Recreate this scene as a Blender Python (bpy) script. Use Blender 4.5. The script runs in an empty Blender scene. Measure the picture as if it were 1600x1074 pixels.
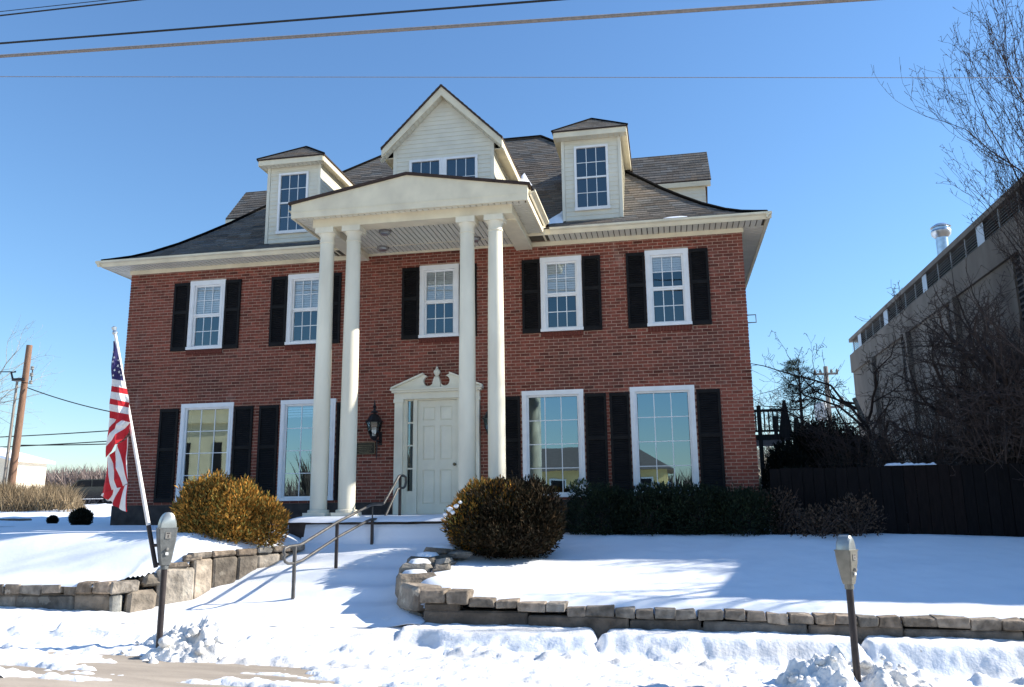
import bpy, math, random
import numpy as np
from mathutils import Vector, Matrix
random.seed(7); rng = np.random.default_rng(11)
sc = bpy.context.scene
col = sc.collection
# ------------------------------------------------------------------ camera, sky, sun, exposure
YAW, PITCH, ROLL = 0.1864049, 0.1975585, -0.0116583
CAM = Vector((5.0966, -16.7321, 0.0002))
cam_d = bpy.data.cameras.new('camera'); cam = bpy.data.objects.new('camera', cam_d); col.objects.link(cam)
d_ = Vector((-math.sin(YAW)*math.cos(PITCH), math.cos(YAW)*math.cos(PITCH), math.sin(PITCH)))
r_ = Vector((math.cos(YAW), math.sin(YAW), 0)); u_ = r_.cross(d_)
r2 = r_*math.cos(ROLL)+u_*math.sin(ROLL); u2 = -r_*math.sin(ROLL)+u_*math.cos(ROLL)
mw = Matrix((r2, u2, -d_)).transposed().to_4x4(); mw.translation = CAM
cam.matrix_world = mw
cam_d.sensor_fit = 'HORIZONTAL'; cam_d.sensor_width = 36; cam_d.lens = 36*1280.09/1600
cam_d.clip_start = 0.1; cam_d.clip_end = 3000
sc.camera = cam
SUN_AZ, SUN_EL = math.radians(15.3), math.radians(32.0)   # azimuth from +x towards +y
wd = bpy.data.worlds.new('World'); sc.world = wd; wd.use_nodes = True
wn = wd.node_tree; bg = wn.nodes['Background']
sky = wn.nodes.new('ShaderNodeTexSky'); sky.sky_type = 'NISHITA'; sky.sun_disc = False
sky.sun_elevation = SUN_EL; sky.sun_rotation = math.pi/2-SUN_AZ
sky.air_density = 1.4; sky.dust_density = 0.0; sky.ozone_density = 8.5; sky.altitude = 0
wn.links.new(sky.outputs[0], bg.inputs[0]); bg.inputs[1].default_value = 0.106
sl = bpy.data.lights.new('sun', 'SUN'); sun = bpy.data.objects.new('sun', sl); col.objects.link(sun)
sl.energy = 5.0; sl.angle = math.radians(0.53); sl.color = (1.0, 0.93, 0.82)
sd = Vector((math.cos(SUN_EL)*math.cos(SUN_AZ), math.cos(SUN_EL)*math.sin(SUN_AZ), math.sin(SUN_EL)))
sun.rotation_euler = sd.to_track_quat('Z', 'Y').to_euler()
sc.view_settings.view_transform = 'Standard'; sc.view_settings.look = 'None'
sc.view_settings.gamma = 1.0; sc.view_settings.use_curve_mapping = False
sc.view_settings.exposure = 0.92
sc.cycles.max_bounces = 8; sc.cycles.transparent_max_bounces = 12

# ------------------------------------------------------------------ helpers
ORG = {}
class MB:
    """collects shapes (world coordinates) and links them as one mesh object"""
    def __init__(s): s.v=[]; s.f=[]; s.m=[]; s.t=[]
    def add(s, vs, fs, mi=0, tint=None):
        o=len(s.v); s.v.extend(vs)
        for f in fs: s.f.append([i+o for i in f]); s.m.append(mi); s.t.append(tint)
        return s
    def box(s, x0,x1,y0,y1,z0,z1, mi=0, tint=None, skip=''):
        vs=[(x0,y0,z0),(x1,y0,z0),(x1,y1,z0),(x0,y1,z0),(x0,y0,z1),(x1,y0,z1),(x1,y1,z1),(x0,y1,z1)]
        F={'f':(0,1,5,4),'r':(1,2,6,5),'b':(2,3,7,6),'l':(3,0,4,7),'d':(3,2,1,0),'u':(4,5,6,7)}
        return s.add(vs,[F[k] for k in F if k not in skip],mi,tint)
    def prism(s, poly, a0, a1, axis='y', mi=0, tint=None):
        """poly: 2d points; axis y -> (x,z), x -> (y,z), z -> (x,y)"""
        P={'y':lambda p,a:(p[0],a,p[1]),'x':lambda p,a:(a,p[0],p[1]),'z':lambda p,a:(p[0],p[1],a)}[axis]
        n=len(poly); vs=[P(p,a0) for p in poly]+[P(p,a1) for p in poly]
        fs=[list(range(n)),list(range(2*n-1,n-1,-1))]+[(i,n+i,n+(i+1)%n,(i+1)%n) for i in range(n)]
        return s.add(vs,fs,mi,tint)
    def tube(s, pts, rad, n=6, mi=0, cap=True, tint=None):
        pts=[Vector(p) for p in pts]; rad=rad if hasattr(rad,'__len__') else [rad]*len(pts)
        vs=[]; prev=None
        for i,p in enumerate(pts):
            t=(pts[min(i+1,len(pts)-1)]-pts[max(i-1,0)]).normalized()
            if prev is None:
                a=t.orthogonal().normalized()
            else:
                a=(prev-t*prev.dot(t)); a=a.normalized() if a.length>1e-6 else t.orthogonal().normalized()
            prev=a; b=t.cross(a)
            for k in range(n):
                th=2*math.pi*k/n; vs.append(tuple(p+(a*math.cos(th)+b*math.sin(th))*rad[i]))
        fs=[]
        for i in range(len(pts)-1):
            for k in range(n): fs.append((i*n+k,i*n+(k+1)%n,(i+1)*n+(k+1)%n,(i+1)*n+k))
        if cap: fs.append(list(range(n-1,-1,-1))); fs.append([(len(pts)-1)*n+k for k in range(n)])
        return s.add(vs,fs,mi,tint)
    def lathe(s, prof, c, n=16, mi=0, tint=None, ph=0.0):
        vs=[];fs=[]
        for r,z in prof:
            for k in range(n):
                th=2*math.pi*k/n+ph; vs.append((c[0]+r*math.cos(th),c[1]+r*math.sin(th),c[2]+z))
        for i in range(len(prof)-1):
            for k in range(n): fs.append((i*n+k,i*n+(k+1)%n,(i+1)*n+(k+1)%n,(i+1)*n+k))
        fs.append(list(range(n-1,-1,-1))); fs.append([(len(prof)-1)*n+k for k in range(n)])
        return s.add(vs,fs,mi,tint)
    def build(s, name, mat, parent=None, smooth=False, kind=None):
        o=ORG.get(parent,(0,0,0)) if parent is not None else (0,0,0)
        me=bpy.data.meshes.new(name)
        me.from_pydata([(a-o[0],b-o[1],c-o[2]) for a,b,c in s.v],[],s.f)
        mats=mat if isinstance(mat,(list,tuple)) else [mat]
        for m in mats: me.materials.append(m)
        if len(mats)>1: me.polygons.foreach_set('material_index',s.m)
        if any(t is not None for t in s.t):
            at=me.attributes.new('tint','FLOAT_COLOR','FACE')
            arr=np.ones((len(s.t),4),np.float32)
            for i,t in enumerate(s.t):
                if t is not None: arr[i,:3]=t
            at.data.foreach_set('color',arr.ravel())
        if smooth: me.polygons.foreach_set('use_smooth',[True]*len(me.polygons))
        me.update()
        ob=bpy.data.objects.new(name,me); col.objects.link(ob)
        if parent is not None: ob.parent=parent; ORG[ob]=o
        if kind: ob['kind']=kind
        return ob
def smooth_by_angle(ob, deg=35):
    me=ob.data; me.polygons.foreach_set('use_smooth',[True]*len(me.polygons))
    try: me.set_sharp_from_angle(angle=math.radians(deg))
    except Exception: pass
    return ob
def np_mesh(name, V, F, mat, parent=None, tint=None, smooth=False, kind=None):
    """fast mesh from numpy arrays; F is (n,3) or (n,4)"""
    o=ORG.get(parent,(0,0,0)) if parent is not None else (0,0,0)
    V=np.asarray(V,np.float32)-np.array(o,np.float32); F=np.asarray(F,np.int32); k=F.shape[1]; n=len(F)
    me=bpy.data.meshes.new(name); me.vertices.add(len(V)); me.vertices.foreach_set('co',V.ravel())
    me.loops.add(n*k); me.loops.foreach_set('vertex_index',F.ravel())
    me.polygons.add(n); me.polygons.foreach_set('loop_start',np.arange(0,n*k,k,dtype=np.int32))
    try: me.polygons.foreach_set('loop_total',np.full(n,k,np.int32))
    except Exception: pass
    for m in (mat if isinstance(mat,(list,tuple)) else [mat]): me.materials.append(m)
    if tint is not None:
        at=me.attributes.new('tint','FLOAT_COLOR','FACE'); a=np.ones((n,4),np.float32); a[:,:3]=tint
        at.data.foreach_set('color',a.ravel())
    me.polygons.foreach_set('use_smooth',np.full(n,smooth))
    me.update(calc_edges=True); me.validate()
    ob=bpy.data.objects.new(name,me); col.objects.link(ob)
    if parent is not None: ob.parent=parent; ORG[ob]=o
    if kind: ob['kind']=kind
    return ob
def thing(name, label, cat, loc, group=None):
    o=bpy.data.objects.new(name,None); col.objects.link(o); o.location=loc; o.empty_display_size=.2
    o['label']=label; o['category']=cat
    if group: o['group']=group
    ORG[o]=tuple(loc); return o
def tag(o,label,cat,group=None):
    o['label']=label; o['category']=cat
    if group: o['group']=group
    return o
def dup_tree(o, parent=None):
    c=o.copy(); col.objects.link(c)
    if parent is not None: c.parent=parent
    for ch in [k for k in o.children]: dup_tree(ch,c)
    return c
# vectorised value noise
def _h(ix,iy,s):
    n=(ix*374761393+iy*668265263+s*974634777)&0x7fffffff
    n=(n^(n>>13))*1274126177&0x7fffffff
    return ((n^(n>>16))&0xffff)/65535.0
def vnoise(x,y,s=0):
    x=np.asarray(x,float);y=np.asarray(y,float)
    ix=np.floor(x).astype(np.int64);iy=np.floor(y).astype(np.int64)
    fx=x-ix;fy=y-iy;fx=fx*fx*(3-2*fx);fy=fy*fy*(3-2*fy)
    a=_h(ix,iy,s);b=_h(ix+1,iy,s);c=_h(ix,iy+1,s);d=_h(ix+1,iy+1,s)
    return (a*(1-fx)+b*fx)*(1-fy)+(c*(1-fx)+d*fx)*fy-.5
def fbm(x,y,s=0,o=4):
    r=0;a=1.
    for i in range(o): r=r+a*vnoise(x*2**i,y*2**i,s+i*17); a*=.5
    return r
def sstep(a,b,x): t=np.clip((np.asarray(x,float)-a)/(b-a),0,1); return t*t*(3-2*t)

# ------------------------------------------------------------------ materials
def M(name, c, rough=.7, var=.15, scale=6., bump=0., bscale=40., attr=False, spec=.3, metal=0., stretch=(1,1,1), c2=None, detail=6, coat=0.,bdist=.01,stain=None,chips=None):
    m=bpy.data.materials.new(name); m.use_nodes=True; nt=m.node_tree; N=nt.nodes; L=nt.links; b=N['Principled BSDF']
    tc=N.new('ShaderNodeTexCoord'); mp=N.new('ShaderNodeMapping'); mp.inputs['Scale'].default_value=stretch
    L.new(tc.outputs['Object'],mp.inputs[0])
    nz=N.new('ShaderNodeTexNoise'); nz.inputs['Scale'].default_value=scale; nz.inputs['Detail'].default_value=detail
    L.new(mp.outputs[0],nz.inputs['Vector'])
    cr=N.new('ShaderNodeValToRGB'); e=cr.color_ramp.elements
    lo=[max(0,x*(1-var)) for x in c]; hi=[min(1,x*(1+var)) for x in (c2 or c)]
    e[0].position=.3; e[1].position=.7; e[0].color=(*lo,1); e[1].color=(*hi,1)
    L.new(nz.outputs['Fac'],cr.inputs[0]); out=cr.outputs[0]
    def _n(sc_,st,det=4):
        m2=N.new('ShaderNodeMapping'); m2.inputs['Scale'].default_value=st; L.new(tc.outputs['Object'],m2.inputs[0])
        q=N.new('ShaderNodeTexNoise'); q.inputs['Scale'].default_value=sc_; q.inputs['Detail'].default_value=det; L.new(m2.outputs[0],q.inputs['Vector']); return q
    def _mix(fac,a,colr):
        x=N.new('ShaderNodeMix'); x.data_type='RGBA'; L.new(fac,x.inputs[0]); L.new(a,x.inputs[6]); x.inputs[7].default_value=(*colr,1); return x.outputs[2]
    def _ramp(src,p0,p1,v0,v1):
        r=N.new('ShaderNodeMapRange'); r.inputs[1].default_value=p0; r.inputs[2].default_value=p1; r.inputs[3].default_value=v0; r.inputs[4].default_value=v1; L.new(src,r.inputs[0]); return r.outputs[0]
    if stain: out=_mix(_ramp(_n(stain[1],stain[2]).outputs['Fac'],.48,.70,0,stain[0]),out,stain[3])
    if chips: out=_mix(_ramp(_n(chips[1],chips[2],7).outputs['Fac'],chips[3],chips[3]+.03,0,chips[0]),out,chips[4])
    if attr:
        at=N.new('ShaderNodeAttribute'); at.attribute_name='tint'
        mx=N.new('ShaderNodeMix'); mx.data_type='RGBA'; mx.blend_type='MULTIPLY'; mx.inputs[0].default_value=1
        L.new(out,mx.inputs[6]); L.new(at.outputs['Color'],mx.inputs[7]); out=mx.outputs[2]
    L.new(out,b.inputs['Base Color'])
    b.inputs['Roughness'].default_value=rough; b.inputs['Metallic'].default_value=metal
    b.inputs['Specular IOR Level'].default_value=spec
    if coat: b.inputs['Coat Weight'].default_value=coat
    if bump:
        n2=N.new('ShaderNodeTexNoise'); n2.inputs['Scale'].default_value=bscale; n2.inputs['Detail'].default_value=5
        L.new(mp.outputs[0],n2.inputs['Vector'])
        bp=N.new('ShaderNodeBump'); bp.inputs['Strength'].default_value=bump; bp.inputs['Distance'].default_value=bdist
        L.new(n2.outputs['Fac'],bp.inputs['Height']); L.new(bp.outputs[0],b.inputs['Normal'])
    return m
BRICK=M('brick_red',(.205,.060,.040),.85,.3,9,.4,60,attr=True,spec=.2,stain=(.45,.55,(1,1,.35),(.07,.035,.03)),chips=(.35,1.3,(1,1,.5),.66,(.34,.22,.18)))
MORTAR=M('mortar',(.44,.31,.235),.95,.2,14,.3,80,spec=.1)
FOUND=M('foundation',(.05,.04,.035),.9,.35,5,.5,20)
CREAM=M('cream_trim',(.74,.665,.49),.55,.08,3,.05,30,stain=(.30,1.6,(1,1,.5),(.42,.36,.27)))
COLW=M('column_paint',(.77,.72,.575),.5,.09,2.5,.15,12,stretch=(1,1,.3),stain=(.28,2.2,(1,1,.22),(.50,.45,.35)),chips=(.8,9,(1,1,.45),.735,(.40,.36,.30)))
VINYL=M('cream_vinyl',(.69,.66,.545),.5,.06,3,.05,60,stain=(.18,1.5,(1,1,.5),(.45,.42,.34)))
WHITE=M('window_white',(.80,.80,.79),.45,.05,5)
BLACK=M('shutter_black',(.010,.009,.009),.6,.3,6,.1,50,spec=.15)
DOORP=M('door_paint',(.76,.715,.57),.45,.06,3,stain=(.2,2.0,(1,1,.5),(.5,.45,.35)))
SHING=M('roof_shingle',(.135,.122,.108),.95,.25,25,.6,120,attr=True,spec=.15)
ROOFB=M('roof_deck',(.07,.062,.055),.95,.2,10)
EDGE=M('roof_edge',(.045,.028,.022),.7,.2,6)
ROOM=M('room_dark',(.035,.035,.04),.9,.2,2)
GAPM=M('soffit_gap',(.10,.085,.06),.9,.2,5)
BLIND=M('blind',(.82,.82,.80),.7,.05,3)
SNOW=M('snow',(.80,.83,.87),.65,.015,2.5,.25,14,spec=.25)
SNOWD=M('snow_trodden',(.76,.77,.78),.75,.06,3.5,.8,26,spec=.2,c2=(.82,.83,.85),stain=(.6,1.1,(.45,1.8,1),(.50,.45,.385)),chips=(.6,20,(1,1,1),.68,(.34,.29,.23)))
SNOWP=M('snow_pile',(.78,.775,.755),.8,.09,7,.9,22,spec=.2,bdist=.02,stain=(.45,3,(1,1,1),(.56,.50,.42)),chips=(.6,20,(1,1,1),.69,(.30,.26,.21)))
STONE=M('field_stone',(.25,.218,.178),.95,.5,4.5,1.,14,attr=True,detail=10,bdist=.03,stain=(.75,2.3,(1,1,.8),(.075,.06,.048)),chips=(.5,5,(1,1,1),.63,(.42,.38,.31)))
CAPST=M('cap_stone',(.225,.185,.145),.95,.5,9,1.,18,attr=True,detail=10,bdist=.025,stain=(.7,3.2,(1,1,1),(.08,.065,.05)),chips=(.4,6,(1,1,1),.64,(.40,.36,.30)))
JOINT=M('stone_joint',(.16,.135,.11),.95,.3,10,.5,30)
ROADM=M('road_concrete',(.35,.30,.245),.9,.25,2.2,.5,45,stretch=(.35,1.6,1))
IRON=M('rail_metal',(.10,.097,.093),.45,.3,12,.1,60,metal=.25)
DKPOLE=M('meter_post',(.035,.028,.028),.5,.3,10)
METER=M('meter_grey',(.145,.152,.15),.45,.25,14,.2,40,metal=.3)
METERB=M('meter_tan',(.20,.19,.16),.45,.2,14,.2,40,metal=.45)
LAMPB=M('lantern_black',(.012,.012,.013),.4,.2,10)
BRONZE=M('plaque_bronze',(.035,.03,.022),.45,.3,20,metal=.6)
BRONZE2=M('plaque_letter',(.16,.13,.08),.4,.2,20,metal=.6)
FRED=M('flag_red',(.52,.02,.03),.75,.06,8); FWHT=M('flag_white',(.78,.77,.75),.75,.04,8); FBLU=M('flag_blue',(.035,.03,.12),.75,.08,8)
POLEW=M('pole_white',(.78,.75,.72),.4,.06,10)
BARK=M('bark',(.06,.043,.037),.95,.35,14,.5,40)
BARK2=M('mottled_bark',(.20,.17,.14),.9,.55,9,.5,30,c2=(.30,.27,.22))
ARBOR=M('arborvitae',(1,1,1),.8,.12,10,attr=True,spec=.15)
LEAF=M('leaf',(1,1,1),.7,.15,10,attr=True,spec=.2)
CONC=M('concrete',(.20,.163,.13),.9,.28,.9,.5,30,stretch=(1,1,.35),detail=8,stain=(.6,.8,(1,1,.18),(.11,.085,.065)))
CONCD=M('concrete_dark',(.11,.095,.085),.9,.3,1.2,.4,30,stretch=(1,1,.35))
LOUV=M('louver_metal',(.22,.21,.195),.6,.15,4)
PANELG=M('grey_panel',(.52,.55,.58),.5,.05,3)
DARK=M('dark_void',(.012,.012,.013),.9,.2,3)
GALV=M('galvanised',(.55,.60,.64),.3,.12,8,metal=.85)
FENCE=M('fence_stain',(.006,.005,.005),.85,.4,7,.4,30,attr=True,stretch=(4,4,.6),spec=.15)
DECKW=M('deck_wood',(.05,.04,.033),.85,.3,7,stretch=(4,4,.6))
POLEWD=M('pole_wood',(.20,.115,.075),.9,.3,8,.4,30,stretch=(3,3,.3))
POLEG=M('pole_wood_grey',(.30,.26,.22),.9,.25,8,stretch=(3,3,.3))
WIRE=M('wire',(.02,.02,.02),.6,.1,5); WIREG=M('cable_grey',(.23,.20,.18),.6,.2,30)
HOUSEC=M('cream_siding',(.72,.62,.48),.8,.05,2); ROOFG=M('grey_roof',(.12,.105,.095),.9,.2,4)
YELL=M('yellow_siding',(.62,.47,.20),.8,.06,3)
CARB=M('car_paint',(.018,.02,.028),.25,.1,3,coat=.6); TYRE=M('tyre',(.012,.012,.012),.9,.1,8); REDL=M('tail_light',(.4,.01,.01),.3,.05,4)
CHROME=M('chrome',(.6,.6,.6),.2,.05,5,metal=.9)
def glass(name, tint, refl, bumpy=.005, gcol=(.78,.95,1)):
    m=bpy.data.materials.new(name); m.use_nodes=True; nt=m.node_tree; N=nt.nodes; L=nt.links
    for n in list(N):
        if n.type=='BSDF_PRINCIPLED': N.remove(n)
    out=[n for n in N if n.type=='OUTPUT_MATERIAL'][0]
    tr=N.new('ShaderNodeBsdfTransparent'); tr.inputs[0].default_value=(*tint,1)
    gl=N.new('ShaderNodeBsdfGlossy'); gl.inputs['Roughness'].default_value=.008; gl.inputs[0].default_value=(*gcol,1)
    fr=N.new('ShaderNodeFresnel'); fr.inputs[0].default_value=1.5
    ma=N.new('ShaderNodeMath'); ma.operation='ADD'; ma.inputs[1].default_value=refl; ma.use_clamp=True
    L.new(fr.outputs[0],ma.inputs[0])
    mx=N.new('ShaderNodeMixShader'); L.new(ma.outputs[0],mx.inputs[0]); L.new(tr.outputs[0],mx.inputs[1]); L.new(gl.outputs[0],mx.inputs[2])
    tc=N.new('ShaderNodeTexCoord'); nz=N.new('ShaderNodeTexNoise'); nz.inputs['Scale'].default_value=2.6; nz.inputs['Detail'].default_value=1
    L.new(tc.outputs['Object'],nz.inputs['Vector'])
    bp=N.new('ShaderNodeBump'); bp.inputs['Strength'].default_value=bumpy; bp.inputs['Distance'].default_value=.05
    L.new(nz.outputs['Fac'],bp.inputs['Height']); L.new(bp.outputs[0],gl.inputs['Normal'])
    L.new(mx.outputs[0],out.inputs[0]); return m
GLASS=glass('window_glass',(.72,.77,.80),.25); GLASSB=glass('blue_window_glass',(.66,.76,.82),.31,gcol=(.62,.86,1.0)); GLASSU=glass('sash_glass',(.86,.89,.92),.10)
GLASSL=glass('lantern_glass',(.8,.8,.78),.08,.05)

# ------------------------------------------------------------------ terrain
def zs(x):                       # pavement level: the street falls gently to the right
    return -1.62-.033*(np.asarray(x,float)+1)
def wallL(y):                    # path side of the left retaining wall (x at a given y)
    return np.interp(y,[-5.6,-4.7,-3.2,-2.4],[-2.95,-2.25,-1.38,-1.3])
def wallR(y):
    return np.interp(y,[-5.8,-5.0,-4.3,-3.3,-2.4],[1.70,1.22,1.08,1.38,1.5])
def z_left(x,y):
    x=np.asarray(x,float);y=np.asarray(y,float)
    zf=-1.03+.42*sstep(-3.1,-2.2,x)-.02*(x+3)*(x>-3)
    zh=-.27+.02*np.clip(y,-4,1)
    t=sstep(-4.1,-5.5,y)
    z=zh*(1-t)+np.minimum(zf,zh)*t
    z=z+.03*fbm(x*.6,y*.6,3)-.05*np.exp(-((y+.1)/.35)**2)
    dw=wallL(y)-x; cap=np.interp(y,[-5.7,-5.3,-4.95,-4.75,-4.55,-2.6],[-1.06,-1.07,-1.0,-.80,-.66,-.61])
    z=np.minimum(z,cap-.05+.30*np.sqrt(np.clip((dw-.05)/.55,0,1))+.5*np.clip(dw-.6,0,9))
    df=np.where(x<-2.75,y+5.62,9); z=np.minimum(z,-1.07+.02*fbm(x*2,y*2,4)+.22*np.sqrt(np.clip(df/.5,0,1))+.6*np.clip(df-.5,0,9))
    return z
def z_right(x,y):
    x=np.asarray(x,float);y=np.asarray(y,float)
    zf=np.interp(x,[1.2,1.9,3,4,7,10,15],[-.98,-1.07,-1.18,-1.24,-1.30,-1.35,-1.5])
    zb=-.50-.02*np.clip(x-7,0,9)
    t=np.clip((-1.7-y)/4.0,0,1)
    z=zb*(1-t)+zf*t
    z=z+.30*np.exp(-(((x-1.35)/.38)**2+((y+3.15)/.42)**2))        # mound by the right bush
    z=z-.06*np.exp(-(((x-2.5)/1.2)**2+((y+3.1)/.9)**2))
    z=z-.10*sstep(-5.4,-5.72,y)-.16*np.exp(-np.clip(x-wallR(y)-.25,0,9)/.16)*sstep(-3.2,-3.6,y)
    return z+.035*fbm(x*.55,y*.8,5)+.016*fbm(x*2.2,y*2.2,8)+.004*fbm(x*8,y*8,11)
def z_path(x,y):
    x=np.asarray(x,float);y=np.asarray(y,float)
    z=np.interp(y,[-8,-6.6,-5.8,-5.2,-4.9,-4.6,-4.2,-3.8,-3.5,-3.1,-2.78,-2.62,-2.52,2],[-1.7,-1.57,-1.50,-1.43,-1.38,-1.29,-1.15,-1.01,-.90,-.77,-.65,-.58,-.235,-.23])
    z=z+.028*np.sin((y+.2)*2*math.pi/.62)*np.clip((y+5.2)/.5,0,1)*(1-sstep(-3.2,-2.7,y))
    side=np.minimum(np.abs(x-wallL(y)),np.abs(wallR(y)-x))
    return z+.05*np.exp(-((wallR(y)-x)/.25)**2)+.025*fbm(x*.9,y*.9,9)
def z_walk(x,y):
    x=np.asarray(x,float);y=np.asarray(y,float)
    g=zs(x)
    # snow left lying along the walls, cut by the shovel
    yc=-6.20-.02*(x-4)+.035*fbm(x*1.0,y*0+3,21)+.008*fbm(x*6,y*0+3,22)-.25*sstep(4.4,4.0,x)*sstep(1.8,2.4,x)
    gap=np.exp(-((x-4.12-.1*vnoise(x*0,y*5,23))/.07)**2)+.5*np.exp(-((x-7.25-.2*vnoise(x*0,y*5,24))/.05)**2)
    top=np.where(x>1.6,-1.515-.012*(x-4),-1.36-.03*(x+5))
    bank=sstep(-.30,.02,y-yc+.03*fbm(x*9,y*9,25))*(1-.85*np.clip(gap,0,1))
    lf=sstep(-7.2,-5.9,y)
    wr=sstep(1.2,2.0,x)
    mix=bank*wr+lf*(1-wr)
    base=g+.055+.03*fbm(x*1.1,y*3.2,30)
    lumps=np.clip(fbm(x*5,y*5,31),0,1)
    ridge=np.exp(-((y+7.02-.02*x+.08*fbm(x*2,y*0,33))/.13)**2)
    z=base*(1-mix)+np.maximum(top,g+.08)*mix
    z=z+ridge*(.03+.14*lumps)*(1-mix*wr)
    foot=np.exp(-((y-yc+.33)/.16)**2)*wr
    z=z+foot*.13*np.clip(fbm(x*3.8,y*3.8,35)+.02,0,1)
    # the snow thins out over the kerb and the road: bare patches
    fade=sstep(-7.62,-7.98,y+.55*sstep(1.6,3.2,x)+.22*fbm(x*.9,y*.2,36))
    streak=fbm(x*.55,y*4.2,37)+.5*fbm(x*1.6,y*9,38)
    bare=sstep(-.28,.30,-streak+.25*np.sin(x*.9+1.1))
    z=z-fade*(.015+.085*bare)
    # where the path meets the pavement
    pm=sstep(-6.7,-5.9,y)*sstep(-3.1,-2.6,x)*(1-sstep(1.2,1.75,x))
    z=z*(1-pm)+z_path(x,y)*pm
    rough=1+1.6*sstep(-6.5,-6.9,y)*(1-bank*wr)
    return z+.018*fbm(x*4,y*4,39)+.015*rough*fbm(x*8,y*8,40)+.009*rough*fbm(x*19,y*19,41)
def sheet(name,x0,x1,y0,y1,dx,dy,zf,mat,mask=None,kind='structure'):
    xs=np.linspace(x0,x1,int(round((x1-x0)/dx))+1); ys=np.linspace(y0,y1,int(round((y1-y0)/dy))+1)
    X,Y=np.meshgrid(xs,ys); Z=zf(X,Y)
    nx,ny=len(xs),len(ys); idx=np.arange(nx*ny).reshape(ny,nx)
    F=np.stack([idx[:-1,:-1],idx[:-1,1:],idx[1:,1:],idx[1:,:-1]],-1).reshape(-1,4)
    V=np.stack([X,Y,Z],-1).reshape(-1,3)
    if mask is not None:
        c=V[F].mean(1); F=F[mask(c[:,0],c[:,1])]
        used=np.unique(F); re=np.full(len(V),-1); re[used]=np.arange(len(used)); V=V[used]; F=re[F]
    o=np_mesh(name,V,F,mat,smooth=True); o['kind']=kind; return o
# one big sheet to the horizon under everything
def z_ground(x,y):
    x=np.asarray(x,float);y=np.asarray(y,float)
    far=zs(np.clip(x,-40,40))-.14
    back=-.85+.03*np.clip(y-2,0,25)+.004*np.clip(y-27,0,200)
    t=sstep(-.3,.6,y)
    return far*(1-t)+back*t
gx=np.unique(np.concatenate([np.linspace(-900,-60,15),np.linspace(-60,60,61),np.linspace(60,900,15)]))
gy=np.unique(np.concatenate([np.linspace(-600,-30,12),np.linspace(-30,-7,12),np.linspace(-6,-5,6),np.linspace(-4,60,33),np.linspace(60,1200,16)]))
GX,GY=np.meshgrid(gx,gy); GI=np.arange(GX.size).reshape(GX.shape)
gnd=np_mesh('ground',np.stack([GX,GY,z_ground(GX,GY)],-1).reshape(-1,3),
    np.stack([GI[:-1,:-1],GI[:-1,1:],GI[1:,1:],GI[1:,:-1]],-1).reshape(-1,4),SNOW,smooth=True); gnd['kind']='structure'
sheet('road',-45,45,-24,-6.9,3,2,lambda x,y: zs(x)+0*y,ROADM)
sheet('pavement',-11,15,-9.2,-5.45,.035,.03,z_walk,SNOWD)
sheet('lawn',-13,-1.2,-5.62,.2,.045,.045,z_left,SNOW,lambda x,y:(x<wallL(y)-.06-.14*(y<-4.85))&((x<-2.9)|(y>-5.36)))
sheet('lawn',.9,15.5,-5.72,.6,.05,.05,z_right,SNOW,lambda x,y:(x>wallR(y)+.14))
sheet('path',-3.1,1.9,-6.0,-2.35,.04,.04,z_path,SNOW,lambda x,y:(x>wallL(y)-.12)&(x<wallR(y)+.14))
def z_lot(x,y):
    x=np.asarray(x,float);y=np.asarray(y,float)
    z=-.30+.028*np.clip(y-2,0,24)+.004*np.clip(y-26,0,300)+.10*sstep(9,12,y+.4*fbm(x*.3,y*.3,51))
    return z+.09*fbm(x*.45,y*.45,50)*sstep(1,3.5,y)+.08*fbm(x*1.7,y*1.7,52)*sstep(6.0,8.0,y)
sheet('snowy_lot',-70,-7.3,.15,80,.35,.35,z_lot,SNOW)
def z_rlot(x,y): return -.60+.09*fbm(np.asarray(x)*.5,np.asarray(y)*.5,53)+.015*np.clip(np.asarray(y)-2,0,40)
sheet('snowy_yard',6.85,14.5,.5,40,.3,.3,z_rlot,SNOW)
# porch: a slab with a blanket of snow, dark joint below its edge
pm_=MB(); pm_.box(-1.75,2.85,-2.52,-.002,-.75,-.235); o=pm_.build('porch_slab',FOUND); o['kind']='structure'
def z_porch(x,y):
    e=np.minimum(np.minimum(x+1.82,2.92-x),y+2.60)
    return -.225+.105*np.sqrt(np.clip(e/.22,0,1))+.012*fbm(np.asarray(x)*2,np.asarray(y)*2,60)
ps=sheet('porch_snow',-1.82,2.92,-2.60,-.01,.06,.05,z_porch,SNOW)

# ------------------------------------------------------------------ the house
XL,XR,ZT=-7.22,6.79,5.51
H=thing('brick_house','two-storey red brick house with a white columned portico, black shutters and cream dormers','house',(-.2,0,-.3))
UW,UB,UT=.884,3.623,5.246; UX=[-5.206,-2.770,.339,3.019,5.240]
LW,LB,LT=1.281,.195,2.378; LX=[-5.034,-2.617,2.782,5.016]
DOOR=(-.62,1.25,-.2,2.50)
openings=[(x-UW/2,x+UW/2,UB,UT) for x in UX]+[(x-LW/2,x+LW/2,LB,LT) for x in LX]+[DOOR]
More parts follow.
